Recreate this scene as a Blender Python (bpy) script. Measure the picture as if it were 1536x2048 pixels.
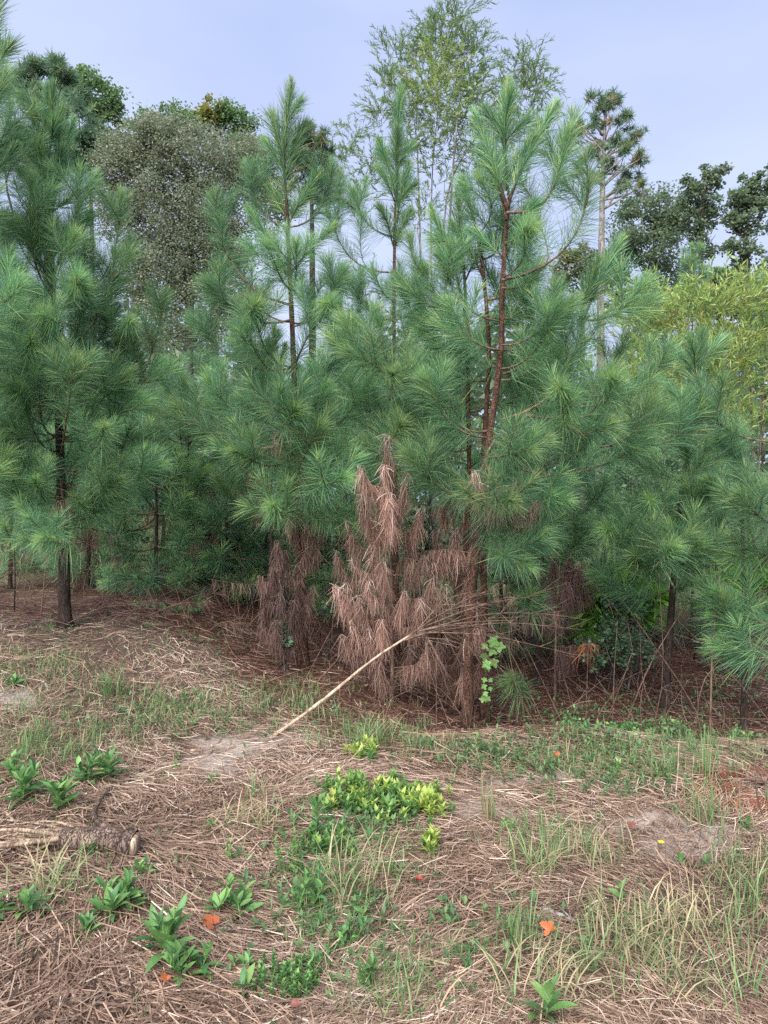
import bpy, math, random
import numpy as np
from mathutils import Matrix, Vector

# ------------------------------------------------------------------ clear
for o in list(bpy.data.objects):
    bpy.data.objects.remove(o, do_unlink=True)
scene = bpy.context.scene
COL = scene.collection
rng = np.random.default_rng(7)
random.seed(7)

# ------------------------------------------------------------------ camera, sky, sun, exposure
F = 1480.0                       # focal length in photograph pixels
HORIZON = 1000.0
CAM_Z = 1.6
PITCH = math.atan((1024 - HORIZON) / F)
cam_d = bpy.data.cameras.new('camera')
cam = bpy.data.objects.new('camera', cam_d)
COL.objects.link(cam)
cam.location = (0, 0, CAM_Z)
cam.rotation_euler = (math.pi / 2 - PITCH, 0, 0)
cam_d.sensor_fit = 'VERTICAL'
cam_d.sensor_height = 36.0
cam_d.lens = F / 2048 * 36.0
cam_d.clip_start = 0.05
cam_d.clip_end = 3000
scene.camera = cam

EXPOSURE = 2.7
SUN_EL, SUN_AZ = math.radians(45), math.radians(200)     # sun behind the camera, a little to the left
world = bpy.data.worlds.new('World')
scene.world = world
world.use_nodes = True
wn, wl = world.node_tree.nodes, world.node_tree.links
wn.clear()
w_out = wn.new('ShaderNodeOutputWorld')
w_bg = wn.new('ShaderNodeBackground')
w_sky = wn.new('ShaderNodeTexSky')
w_sky.sky_type = 'NISHITA'
w_sky.sun_disc = False
w_sky.sun_elevation = SUN_EL
w_sky.sun_rotation = SUN_AZ
w_sky.altitude = 100
w_sky.air_density = 1.0
w_sky.dust_density = 2.0
w_co = wn.new('ShaderNodeTexCoord')
w_map = wn.new('ShaderNodeMapping')
w_map.inputs['Scale'].default_value = (1.0, 1.0, 2.6)
w_no = wn.new('ShaderNodeTexNoise')
w_no.inputs['Scale'].default_value = 1.7
w_no.inputs['Detail'].default_value = 4.0
w_no.inputs['Roughness'].default_value = 0.45
w_ra = wn.new('ShaderNodeValToRGB')
w_ra.color_ramp.elements[0].position = 0.3
w_ra.color_ramp.elements[0].color = (0.148, 0.182, 0.288, 1)
w_ra.color_ramp.elements[1].position = 0.72
w_ra.color_ramp.elements[1].color = (0.235, 0.262, 0.345, 1)
w_sc = wn.new('ShaderNodeVectorMath'); w_sc.operation = 'SCALE'
w_sc.inputs['Scale'].default_value = 10.0
w_mx = wn.new('ShaderNodeMix'); w_mx.data_type = 'RGBA'
w_mx.inputs['Factor'].default_value = 0.93              # a closed cloud deck with a little of the sky behind it
wl.new(w_co.outputs['Generated'], w_map.inputs['Vector'])
wl.new(w_map.outputs[0], w_no.inputs['Vector'])
wl.new(w_no.outputs['Fac'], w_ra.inputs['Fac'])
wl.new(w_ra.outputs['Color'], w_sc.inputs[0])
wl.new(w_sky.outputs['Color'], w_mx.inputs['A'])
wl.new(w_sc.outputs[0], w_mx.inputs['B'])
wl.new(w_mx.outputs['Result'], w_bg.inputs['Color'])
w_bg.inputs['Strength'].default_value = 0.05
wl.new(w_bg.outputs[0], w_out.inputs['Surface'])

sun_d = bpy.data.lights.new('sun', 'SUN')
sun_d.energy = 1.5
sun_d.angle = math.radians(65)                           # overcast: a wide soft sun
sun_d.color = (1.0, 0.955, 0.90)
sun = bpy.data.objects.new('sun', sun_d)
COL.objects.link(sun)
sd = Vector((math.sin(SUN_AZ) * math.cos(SUN_EL), math.cos(SUN_AZ) * math.cos(SUN_EL), math.sin(SUN_EL)))
sun.rotation_euler = sd.to_track_quat('Z', 'Y').to_euler()

vs = scene.view_settings
vs.view_transform = 'Standard'
vs.look = 'None'
vs.exposure = EXPOSURE
vs.gamma = 1.0
vs.use_curve_mapping = False
scene.cycles.max_bounces = 12
scene.cycles.diffuse_bounces = 8
scene.cycles.transmission_bounces = 8
scene.cycles.transparent_max_bounces = 4
scene.cycles.use_denoising = False

# ------------------------------------------------------------------ projection helpers
CP, SP = math.cos(PITCH), math.sin(PITCH)


def ray(px, py):
    u, v = (px - 768.0) / F, (1024.0 - py) / F
    return np.array([u, CP + v * SP, -SP + v * CP])


def at(px, py, d):
    """The point of the place seen at photograph pixel (px, py), d metres ahead of the camera."""
    r = ray(px, py)
    return np.array([0, 0, CAM_Z]) + r * (d / r[1])


def sstep(x):
    x = np.clip(x, 0, 1)
    return x * x * (3 - 2 * x)


def height(x, y):
    x = np.asarray(x, float); y = np.asarray(y, float)
    h = 0.40 * sstep((-x - 0.4) / 2.4) * sstep((y - 3.2) / 4.0)
    h -= 0.32 * sstep((y - 4.75) / 1.3) * sstep((x + 0.5) / 1.2)
    near = np.exp(-(y / 14.0) ** 2)
    h += near * (0.045 * np.sin(1.3 * x + 0.5) * np.cos(1.1 * y + 0.3) + 0.026 * np.sin(3.1 * x + 2.0 * y)
                 + 0.020 * np.sin(6.3 * x - 1.0) * np.sin(5.4 * y + 0.7) + 0.010 * np.sin(13 * x + 4 * y) * np.cos(11 * y - 3 * x))
    h += 0.35 * sstep((y - 11) / 20.0)
    return h


def ground(px, py):
    r = ray(px, py)
    t = 1.0
    while t < 60:
        p = np.array([0, 0, CAM_Z]) + r * t
        if p[2] <= height(p[0], p[1]):
            lo, hi = t - 0.05, t
            for _ in range(18):
                m = 0.5 * (lo + hi)
                q = np.array([0, 0, CAM_Z]) + r * m
                if q[2] <= height(q[0], q[1]): hi = m
                else: lo = m
            return np.array([0, 0, CAM_Z]) + r * hi
        t += 0.05
    return np.array([0, 0, CAM_Z]) + r * 60


def nrm(a):
    return a / np.maximum(np.linalg.norm(a, axis=-1, keepdims=True), 1e-9)


# ------------------------------------------------------------------ mesh builder
class MB:
    def __init__(s):
        s.v, s.f, s.r, s.t, s.m, s.n = [], [], [], [], [], 0

    def add(s, verts, faces, rnd=0.5, t=0.5, mat=0):
        verts = np.asarray(verts, float).reshape(-1, 3)
        n = len(verts)
        s.v.append(verts)
        for f in (faces if isinstance(faces, (list, tuple)) else [faces]):
            f = np.asarray(f, int)
            if len(f):
                s.f.append(f + s.n); s.m.append(np.full(len(f), mat))
        s.r.append(np.broadcast_to(np.asarray(rnd, float), (n,)))
        s.t.append(np.broadcast_to(np.asarray(t, float), (n,)))
        s.n += n

    def ribbons(s, P, side, w, rnd, mat=0):
        """P (N,K,3) centre lines, side (N,3) or (N,K,3), w (K,) or (N,K) half widths."""
        N, K = P.shape[:2]
        if N == 0: return
        side = np.asarray(side)
        if side.ndim == 2: side = side[:, None, :]
        w = np.broadcast_to(np.asarray(w, float), (N, K))[..., None]
        V = np.stack([P - side * w, P + side * w], 2).reshape(-1, 3)
        base = (np.arange(N) * K * 2)[:, None] + (np.arange(K - 1) * 2)[None, :]
        q = np.stack([base, base + 1, base + 3, base + 2], -1).reshape(-1, 4)
        r = np.repeat(np.broadcast_to(rnd, (N,)), K * 2)
        t = np.tile(np.repeat(np.linspace(0, 1, K), 2), N)
        s.add(V, q, r, t, mat)

    def folded(s, P, side, up, w, fold, rnd, mat=0):
        """leaves with a midrib: three points across."""
        N, K = P.shape[:2]
        if N == 0: return
        if side.ndim == 2: side = side[:, None, :]
        if up.ndim == 2: up = up[:, None, :]
        w = np.broadcast_to(np.asarray(w, float), (N, K))[..., None]
        L = P - side * w + up * w * fold
        R = P + side * w + up * w * fold
        V = np.stack([L, P, R], 2).reshape(-1, 3)
        base = (np.arange(N) * K * 3)[:, None] + (np.arange(K - 1) * 3)[None, :]
        q = np.concatenate([np.stack([base, base + 1, base + 4, base + 3], -1).reshape(-1, 4),
                            np.stack([base + 1, base + 2, base + 5, base + 4], -1).reshape(-1, 4)])
        s.add(V, q, np.repeat(np.broadcast_to(rnd, (N,)), K * 3), np.tile(np.repeat(np.linspace(0, 1, K), 3), N), mat)

    def diamonds(s, base, d, side, L, W, rnd, mat=0):
        N = len(base)
        if N == 0: return
        L = np.broadcast_to(L, (N,))[:, None]; W = np.broadcast_to(W, (N,))[:, None]
        mid = base + d * L * 0.5
        V = np.stack([base, mid - side * W, base + d * L, mid + side * W], 1).reshape(-1, 3)
        q = (np.arange(N) * 4)[:, None] + np.arange(4)[None, :]
        s.add(V, q, np.repeat(np.broadcast_to(rnd, (N,)), 4), np.tile([0, .5, 1, .5], N), mat)

    def tube(s, P, R, sides=6, rnd=0.5, mat=0, rough=0.0, seed=0, cap=True):
        P = np.asarray(P, float); K = len(P)
        R = np.broadcast_to(np.asarray(R, float), (K,))
        T = nrm(np.gradient(P, axis=0))
        ref = np.array([0, 0, 1.0]) if abs(T[0][2]) < 0.9 else np.array([1.0, 0, 0])
        u = nrm(np.cross(T[0], ref)); U = [u]
        for k in range(1, K):
            u = U[-1] - T[k] * np.dot(U[-1], T[k]); U.append(nrm(u))
        U = np.array(U); W = np.cross(T, U)
        a = np.linspace(0, 2 * np.pi, sides, endpoint=False)
        rr = R[:, None] * np.ones((1, sides))
        if rough > 0:
            g = np.random.default_rng(seed)
            rr = rr * (1 + rough * g.normal(size=rr.shape))
        V = P[:, None, :] + rr[..., None] * (np.cos(a)[None, :, None] * U[:, None, :] + np.sin(a)[None, :, None] * W[:, None, :])
        i = np.arange(K - 1)[:, None] * sides; j = np.arange(sides)[None, :]; j2 = (j + 1) % sides
        q = np.stack([i + j, i + j2, i + sides + j2, i + sides + j], -1).reshape(-1, 4)
        V = V.reshape(-1, 3)
        faces = [q]
        if cap:
            V = np.concatenate([V, P[:1], P[-1:]])
            jj = np.arange(sides); jn = (jj + 1) % sides
            e = (K - 1) * sides
            faces.append(np.concatenate([np.stack([jn, jj, np.full(sides, K * sides)], -1),
                                         np.stack([e + jj, e + jn, np.full(sides, K * sides + 1)], -1)]))
        t = np.repeat(np.linspace(0, 1, K), sides)
        if cap: t = np.concatenate([t, [0, 1]])
        s.add(V, faces, rnd, t, mat)

    def mesh(s, name, mats, smooth=True):
        me = bpy.data.meshes.new(name)
        if not s.v: return me
        V = np.concatenate(s.v)
        me.vertices.add(len(V))
        me.vertices.foreach_set('co', V.astype(np.float32).ravel())
        li = np.concatenate([f.ravel() for f in s.f])
        tot = np.concatenate([np.full(len(f), f.shape[1]) for f in s.f])
        st = np.concatenate([[0], np.cumsum(tot)[:-1]])
        me.loops.add(len(li))
        me.loops.foreach_set('vertex_index', li.astype(np.int32))
        me.polygons.add(len(tot))
        me.polygons.foreach_set('loop_start', st.astype(np.int32))
        me.polygons.foreach_set('material_index', np.concatenate(s.m).astype(np.int32))
        me.polygons.foreach_set('use_smooth', np.full(len(tot), smooth))
        a = me.attributes.new('rnd', 'FLOAT', 'POINT'); a.data.foreach_set('value', np.concatenate(s.r).astype(np.float32))
        a = me.attributes.new('along', 'FLOAT', 'POINT'); a.data.foreach_set('value', np.concatenate(s.t).astype(np.float32))
        for m in (mats if isinstance(mats, (list, tuple)) else [mats]): me.materials.append(m)
        me.update(calc_edges=True)
        me.validate()
        return me


# ------------------------------------------------------------------ object helpers
def link(name, data, parent=None, loc=None):
    o = bpy.data.objects.new(name, data)
    COL.objects.link(o)
    if parent is not None: o.parent = parent
    if loc is not None: o.location = loc
    return o


def tag(o, label, cat, group=None, kind=None):
    if label: o['label'] = label
    if cat: o['category'] = cat
    if group: o['group'] = group
    if kind: o['kind'] = kind
    return o


def thing(name, label, cat, loc=(0, 0, 0), group=None):
    o = link(name, None, None, Vector([float(c) for c in loc]))
    o.empty_display_size = 0.1
    return tag(o, label, cat, group)


def stuff_part(o):
    o['kind'] = 'stuff'
    return o


# ------------------------------------------------------------------ materials
def ramp_node(nt, stops):
    r = nt.nodes.new('ShaderNodeValToRGB')
    e = r.color_ramp.elements
    while len(e) > 1: e.remove(e[-1])
    e[0].position = stops[0][0]; e[0].color = (*stops[0][1], 1)
    for p, c in stops[1:]:
        x = e.new(p); x.color = (*c, 1)
    return r


def plant_mat(name, stops, transl=0.3, rough=0.55, spec=0.35, hue_var=0.0, val_var=0.25, fine=None, tip=None):
    """Colour picked per piece ('rnd'), shifted a little per object; thin, so part of the light passes through."""
    m = bpy.data.materials.new(name); m.use_nodes = True
    nt = m.node_tree; nt.nodes.clear(); L = nt.links.new
    out = nt.nodes.new('ShaderNodeOutputMaterial')
    at_ = nt.nodes.new('ShaderNodeAttribute'); at_.attribute_name = 'rnd'
    oi = nt.nodes.new('ShaderNodeObjectInfo')
    rp = ramp_node(nt, stops)
    L(at_.outputs['Fac'], rp.inputs['Fac'])
    c = rp.outputs['Color']
    if tip is not None:
        al = nt.nodes.new('ShaderNodeAttribute'); al.attribute_name = 'along'
        mr = nt.nodes.new('ShaderNodeMapRange'); mr.inputs['From Min'].default_value = tip[0]; mr.inputs['From Max'].default_value = 1.0
        mr.inputs['To Max'].default_value = tip[2]
        mx = nt.nodes.new('ShaderNodeMix'); mx.data_type = 'RGBA'
        L(al.outputs['Fac'], mr.inputs['Value']); L(mr.outputs[0], mx.inputs['Factor'])
        L(c, mx.inputs['A']); mx.inputs['B'].default_value = (*tip[1], 1)
        c = mx.outputs['Result']
    hs = nt.nodes.new('ShaderNodeHueSaturation')
    mv = nt.nodes.new('ShaderNodeMapRange')
    mv.inputs['To Min'].default_value = 1 - val_var; mv.inputs['To Max'].default_value = 1 + val_var
    L(oi.outputs['Random'], mv.inputs['Value']); L(mv.outputs[0], hs.inputs['Value'])
    if hue_var:
        mh = nt.nodes.new('ShaderNodeMapRange')
        mh.inputs['To Min'].default_value = 0.5 - hue_var; mh.inputs['To Max'].default_value = 0.5 + hue_var
        wn_ = nt.nodes.new('ShaderNodeTexWhiteNoise'); wn_.noise_dimensions = '1D'
        L(oi.outputs['Random'], wn_.inputs['W']); L(wn_.outputs['Value'], mh.inputs['Value']); L(mh.outputs[0], hs.inputs['Hue'])
    L(c, hs.inputs['Color'])
    c = hs.outputs['Color']
    if fine:
        tc = nt.nodes.new('ShaderNodeTexCoord'); no = nt.nodes.new('ShaderNodeTexNoise')
        no.inputs['Scale'].default_value = fine; no.inputs['Detail'].default_value = 3
        L(tc.outputs['Object'], no.inputs['Vector'])
        mr2 = nt.nodes.new('ShaderNodeMapRange'); mr2.inputs['From Min'].default_value = .3; mr2.inputs['From Max'].default_value = .7
        mr2.inputs['To Min'].default_value = .7; mr2.inputs['To Max'].default_value = 1.25
        L(no.outputs['Fac'], mr2.inputs['Value'])
        h2 = nt.nodes.new('ShaderNodeHueSaturation'); L(mr2.outputs[0], h2.inputs['Value']); L(c, h2.inputs['Color'])
        c = h2.outputs['Color']
    pb = nt.nodes.new('ShaderNodeBsdfPrincipled')
    pb.inputs['Roughness'].default_value = rough
    pb.inputs['Specular IOR Level'].default_value = spec
    L(c, pb.inputs['Base Color'])
    if transl > 0:
        tr = nt.nodes.new('ShaderNodeBsdfTranslucent'); L(c, tr.inputs['Color'])
        ms = nt.nodes.new('ShaderNodeMixShader'); ms.inputs[0].default_value = transl
        L(pb.outputs[0], ms.inputs[1]); L(tr.outputs[0], ms.inputs[2]); L(ms.outputs[0], out.inputs['Surface'])
    else:
        L(pb.outputs[0], out.inputs['Surface'])
    return m


def bark_mat(name, c1, c2, c3, scale=26.0, bump=0.6, stretch=0.28):
    m = bpy.data.materials.new(name); m.use_nodes = True
    nt = m.node_tree; nt.nodes.clear(); L = nt.links.new
    out = nt.nodes.new('ShaderNodeOutputMaterial'); pb = nt.nodes.new('ShaderNodeBsdfPrincipled')
    tc = nt.nodes.new('ShaderNodeTexCoord'); mp = nt.nodes.new('ShaderNodeMapping')
    mp.inputs['Scale'].default_value = (1, 1, stretch)
    L(tc.outputs['Object'], mp.inputs['Vector'])
    vo = nt.nodes.new('ShaderNodeTexVoronoi'); vo.feature = 'DISTANCE_TO_EDGE'; vo.inputs['Scale'].default_value = scale
    no = nt.nodes.new('ShaderNodeTexNoise'); no.inputs['Scale'].default_value = scale * .7; no.inputs['Detail'].default_value = 5
    dv = nt.nodes.new('ShaderNodeMix'); dv.data_type = 'RGBA'; dv.inputs['Factor'].default_value = 0.25
    L(mp.outputs[0], dv.inputs['A']); L(no.outputs['Color'], dv.inputs['B']); L(dv.outputs['Result'], vo.inputs['Vector'])
    L(mp.outputs[0], no.inputs['Vector'])
    r1 = ramp_node(nt, [(0.3, c1), (0.55, c2), (0.75, c3)])
    L(no.outputs['Fac'], r1.inputs['Fac'])
    r2 = ramp_node(nt, [(0.0, (0.25, 0.25, 0.25)), (0.12, (1, 1, 1))])
    L(vo.outputs['Distance'], r2.inputs['Fac'])
    mu = nt.nodes.new('ShaderNodeMix'); mu.data_type = 'RGBA'; mu.blend_type = 'MULTIPLY'; mu.inputs['Factor'].default_value = 0.8
    L(r1.outputs['Color'], mu.inputs['A']); L(r2.outputs['Color'], mu.inputs['B'])
    L(mu.outputs['Result'], pb.inputs['Base Color'])
    bp = nt.nodes.new('ShaderNodeBump'); bp.inputs['Strength'].default_value = bump; bp.inputs['Distance'].default_value = 0.02
    L(r2.outputs['Color'], bp.inputs['Height']); L(bp.outputs[0], pb.inputs['Normal'])
    pb.inputs['Roughness'].default_value = 0.9; pb.inputs['Specular IOR Level'].default_value = 0.2
    L(pb.outputs[0], out.inputs['Surface'])
    return m


M = {}
M['needle'] = plant_mat('pine_needle', [(0, (.046, .130, .078)), (.35, (.108, .252, .130)), (.62, (.190, .365, .180)), (.82, (.31, .50, .17)), (1, (.47, .55, .19))],
                        transl=.45, rough=.40, spec=.5, hue_var=.018, val_var=.22, tip=(.75, (.17, .33, .17), .5))
M['needle_far'] = plant_mat('far_pine_needle', [(0, (.075, .145, .095)), (.6, (.14, .235, .13)), (.92, (.21, .28, .13)), (1, (.42, .26, .13))], transl=.45, rough=.5, val_var=.15)
M['dead'] = plant_mat('dead_needle', [(0, (.12, .062, .048)), (.45, (.30, .178, .138)), (.78, (.45, .305, .25)), (1, (.66, .57, .52))], transl=.3, rough=.7, val_var=.42)
M['dead_red'] = plant_mat('red_dead_needle', [(0, (.17, .045, .025)), (.6, (.34, .105, .06)), (1, (.48, .24, .14))], transl=.2, rough=.6, val_var=.1)
M['dead_dark'] = plant_mat('dark_dead_needle', [(0, (.055, .030, .026)), (.5, (.13, .075, .064)), (1, (.26, .18, .16))], transl=.2, rough=.7, val_var=.3)
M['straw'] = plant_mat('straw', [(0, (.040, .025, .019)), (.24, (.135, .084, .060)), (.52, (.29, .193, .138)), (.82, (.44, .318, .236)), (1, (.60, .50, .41))], transl=.15, rough=.6, val_var=0)
M['litter'] = plant_mat('needle_litter', [(0, (.028, .014, .011)), (.45, (.085, .036, .026)), (.85, (.18, .085, .058)), (1, (.34, .23, .17))], transl=.1, rough=.7, val_var=0)
M['grass'] = plant_mat('grass_blade', [(0, (.075, .155, .055)), (.4, (.13, .25, .095)), (.6, (.20, .31, .12)), (.75, (.34, .31, .17)), (1, (.50, .40, .26))], transl=.35, rough=.5, val_var=.12, hue_var=.01)
M['weed'] = plant_mat('weed_leaf', [(0, (.06, .15, .055)), (.5, (.115, .25, .085)), (1, (.22, .40, .12))], transl=.42, rough=.45, spec=.4, val_var=.3, hue_var=.012, fine=30)
M['cover'] = plant_mat('cover_leaf', [(0, (.05, .13, .06)), (.5, (.10, .22, .08)), (.75, (.20, .34, .08)), (1, (.42, .50, .10))], transl=.35, rough=.45, val_var=.15)
M['cover_yellow'] = plant_mat('yellow_tip_leaf', [(0, (.12, .24, .06)), (.4, (.26, .38, .08)), (1, (.48, .54, .14))], transl=.35, rough=.45, val_var=.15)
M['oak'] = plant_mat('hardwood_leaf', [(0, (.09, .14, .09)), (.6, (.16, .225, .125)), (1, (.26, .31, .18))], transl=.5, rough=.5, val_var=.1)
M['maple'] = plant_mat('pale_hardwood_leaf', [(0, (.08, .16, .07)), (.6, (.15, .26, .10)), (1, (.26, .34, .13))], transl=.45, rough=.5, val_var=.05)
M['maple_yellow'] = plant_mat('yellowing_leaf', [(0, (.16, .20, .05)), (.6, (.32, .31, .07)), (1, (.46, .32, .07))], transl=.45, rough=.5, val_var=.05)
M['brown_tree'] = plant_mat('browning_leaf', [(0, (.11, .16, .10)), (.45, (.20, .25, .155)), (.78, (.30, .305, .215)), (1, (.42, .38, .31))], transl=.45, rough=.55, val_var=.05)
M['willow'] = plant_mat('willow_leaf', [(0, (.10, .18, .075)), (.6, (.19, .30, .11)), (1, (.30, .40, .13))], transl=.4, rough=.45, val_var=.05)
M['willow_yellow'] = plant_mat('yellow_willow_leaf', [(0, (.17, .29, .08)), (.5, (.32, .45, .12)), (.88, (.48, .52, .18)), (1, (.46, .28, .12))], transl=.4, rough=.45, val_var=.1)
M['bush'] = plant_mat('bush_leaf', [(0, (.06, .12, .07)), (.6, (.12, .20, .11)), (1, (.22, .31, .17))], transl=.4, rough=.4, spec=.5, val_var=.12)
M['bright'] = plant_mat('bright_leaf', [(0, (.07, .19, .03)), (.6, (.16, .36, .05)), (1, (.28, .48, .09))], transl=.5, rough=.4, val_var=.12)
M['vine'] = plant_mat('vine_leaf', [(0, (.13, .30, .07)), (1, (.22, .42, .11))], transl=.4, rough=.4, val_var=.12)
M['brush'] = plant_mat('field_brush', [(0, (.05, .085, .035)), (.4, (.10, .15, .06)), (.75, (.20, .21, .10)), (1, (.38, .30, .20))], transl=.35, rough=.55, val_var=0)
M['bark'] = bark_mat('young_pine_bark', (.045, .026, .019), (.135, .070, .049), (.24, .132, .092), 42, .9)
M['bark_dark'] = bark_mat('dark_pine_bark', (.022, .016, .014), (.060, .042, .034), (.11, .08, .062), 26)
M['bark_grey'] = bark_mat('grey_bark', (.12, .105, .10), (.24, .21, .20), (.36, .33, .32), 9, .4)
M['bark_hard'] = bark_mat('hardwood_bark', (.03, .026, .023), (.07, .062, .055), (.14, .12, .11), 12)
M['twig'] = bark_mat('twig_bark', (.09, .055, .042), (.19, .125, .095), (.31, .22, .17), 40, .3)
M['log'] = bark_mat('log_bark', (.075, .055, .045), (.17, .12, .095), (.30, .22, .175), 34, .9, .16)
M['pale_wood'] = bark_mat('splintered_wood', (.17, .12, .085), (.33, .245, .175), (.48, .385, .29), 22, .5, .06)
M['stalk'] = bark_mat('dry_stalk', (.28, .20, .14), (.44, .34, .25), (.56, .46, .36), 30, .2, .1)
M['orange_leaf'] = plant_mat('orange_leaf', [(0, (.36, .085, .03)), (1, (.50, .16, .06))], transl=.25, rough=.5, val_var=.2, fine=40)
M['red_leaf'] = plant_mat('red_leaf', [(0, (.34, .03, .035)), (1, (.42, .06, .06))], transl=.25, rough=.5, val_var=.2, fine=40)
M['maroon_leaf'] = plant_mat('maroon_leaf', [(0, (.13, .05, .04)), (1, (.20, .08, .07))], transl=.15, rough=.5, val_var=.2, fine=40)
M['yellow_petal'] = plant_mat('yellow_petal', [(0, (.65, .48, .02)), (1, (.75, .60, .04))], transl=.25, rough=.5, val_var=.1)

# ------------------------------------------------------------------ ground
SAND = [(470, 1498, 120, 26), (545, 1478, 70, 18), (945, 1618, 70, 40), (1085, 1560, 120, 22), (1330, 1690, 150, 42), (30, 1400, 90, 22),
        (1240, 1655, 130, 25), (1420, 1655, 120, 28), (410, 1530, 80, 25)]
SANDW = []
for px, py, rx, ry in SAND:
    c = ground(px, py); e = ground(px + rx, py); f0 = ground(px, py - ry); f1 = ground(px, py + ry)
    SANDW.append((c[0], c[1], abs(e[0] - c[0]), abs(f0[1] - f1[1]) / 2))


def sand_at(x, y):
    s = np.zeros_like(x)
    wob = 0.25 * np.sin(9 * x + 3 * y) + 0.2 * np.sin(17 * y - 7 * x + 1) + 0.15 * np.sin(31 * x + 23 * y)
    for cx, cy, rx, ry in SANDW:
        d = np.sqrt(((x - cx) / rx) ** 2 + ((y - cy) / ry) ** 2) + wob * 1.1
        s = np.maximum(s, (1 - sstep((d - 0.3) / 0.9)) * .85)
    return s


def edge_y(x):
    """where the open bank ends and the pine litter begins"""
    return 5.0 + 2.6 * sstep((-x + 0.2) / 3.0) + 0.12 * np.sin(3.1 * x) + 0.08 * np.sin(7.7 * x + 1)


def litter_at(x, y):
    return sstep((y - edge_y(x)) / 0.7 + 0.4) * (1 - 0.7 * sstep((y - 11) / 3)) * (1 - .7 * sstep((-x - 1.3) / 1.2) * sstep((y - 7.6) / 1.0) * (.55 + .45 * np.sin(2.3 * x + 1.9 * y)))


def stretch(n, near, far, s0):
    u = np.linspace(-1, 1, n)
    return s0 * np.sinh(u * np.arcsinh(far / s0))


gx = np.concatenate([-np.geomspace(6, 900, 34)[::-1], np.linspace(-6, 6, 341)[1:-1], np.geomspace(6, 900, 34)])
gy = np.concatenate([-np.geomspace(1, 300, 14)[::-1], np.linspace(-1, 1.9, 16)[1:], np.linspace(1.9, 10, 260)[1:], np.geomspace(10, 1500, 60)[1:]])
GX, GY = np.meshgrid(gx, gy)
GZ = height(GX, GY)
ni, nj = GX.shape
V = np.stack([GX, GY, GZ], -1).reshape(-1, 3)
ii = (np.arange(ni - 1)[:, None] * nj + np.arange(nj - 1)[None, :])
Q = np.stack([ii, ii + 1, ii + nj + 1, ii + nj], -1).reshape(-1, 4)
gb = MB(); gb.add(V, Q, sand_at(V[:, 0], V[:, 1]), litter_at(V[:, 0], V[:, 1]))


def ground_mat():
    m = bpy.data.materials.new('ground_soil'); m.use_nodes = True
    nt = m.node_tree; nt.nodes.clear(); L = nt.links.new
    out = nt.nodes.new('ShaderNodeOutputMaterial'); pb = nt.nodes.new('ShaderNodeBsdfPrincipled')
    tc = nt.nodes.new('ShaderNodeTexCoord')

    def noise(s, d=5, r=.6):
        n = nt.nodes.new('ShaderNodeTexNoise'); n.inputs['Scale'].default_value = s; n.inputs['Detail'].default_value = d
        n.inputs['Roughness'].default_value = r; L(tc.outputs['Object'], n.inputs['Vector']); return n.outputs['Fac']

    def mix(f, a, b):
        x = nt.nodes.new('ShaderNodeMix'); x.data_type = 'RGBA'
        L(f, x.inputs['Factor']); L(a, x.inputs['A']); L(b, x.inputs['B']); return x.outputs['Result']
    soil = ramp_node(nt, [(.3, (.030, .021, .017)), (.5, (.075, .053, .043)), (.7, (.15, .108, .086))]); L(noise(55), soil.inputs['Fac'])
    sand = ramp_node(nt, [(.3, (.22, .185, .165)), (.5, (.31, .265, .24)), (.7, (.40, .35, .32))]); L(noise(38, 8, .7), sand.inputs['Fac'])
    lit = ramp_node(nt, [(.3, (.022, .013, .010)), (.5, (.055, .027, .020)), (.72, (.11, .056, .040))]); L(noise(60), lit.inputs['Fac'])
    fld = ramp_node(nt, [(.3, (.05, .065, .03)), (.5, (.11, .12, .06)), (.7, (.22, .19, .12))]); L(noise(.8, 8, .7), fld.inputs['Fac'])
    a1 = nt.nodes.new('ShaderNodeAttribute'); a1.attribute_name = 'rnd'
    a2 = nt.nodes.new('ShaderNodeAttribute'); a2.attribute_name = 'along'
    c = mix(a1.outputs['Fac'], soil.outputs['Color'], sand.outputs['Color'])
    sx = nt.nodes.new('ShaderNodeSeparateXYZ'); L(tc.outputs['Object'], sx.inputs[0])
    mr = nt.nodes.new('ShaderNodeMapRange'); mr.inputs['From Min'].default_value = 9; mr.inputs['From Max'].default_value = 13
    L(sx.outputs['Y'], mr.inputs['Value'])
    c = mix(mr.outputs[0], c, fld.outputs['Color'])
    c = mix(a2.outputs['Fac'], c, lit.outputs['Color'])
    L(c, pb.inputs['Base Color'])
    bp = nt.nodes.new('ShaderNodeBump'); bp.inputs['Strength'].default_value = .7; bp.inputs['Distance'].default_value = .012
    L(noise(70, 7, .7), bp.inputs['Height']); L(bp.outputs[0], pb.inputs['Normal'])
    pb.inputs['Roughness'].default_value = .95; pb.inputs['Specular IOR Level'].default_value = .15
    L(pb.outputs[0], out.inputs['Surface'])
    return m


g = link('ground', gb.mesh('ground', ground_mat()))
g['kind'] = 'structure'


# ------------------------------------------------------------------ straw, litter, thin grass (stuff)
def sample_view(n, d0, d1, power=1.0, margin=1.12, g=None):
    """points on the ground spread over the view wedge, denser when near"""
    g = g or rng
    u = g.random(n)
    y = (d0 ** (1 - power) + u * (d1 ** (1 - power) - d0 ** (1 - power))) ** (1 / (1 - power)) if power != 1 else d0 * (d1 / d0) ** u
    x = (g.random(n) * 2 - 1) * (768 / F * y * margin + 0.1)
    return x, y


def flow(x, y):
    """combed direction of the straw, in swirls"""
    return 1.1 * np.sin(1.1 * x + 0.6 * y) + 1.3 * np.cos(0.9 * y - 0.5 * x + 1.0) + 0.9 * np.sin(2.3 * x - 1.9 * y)


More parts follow.
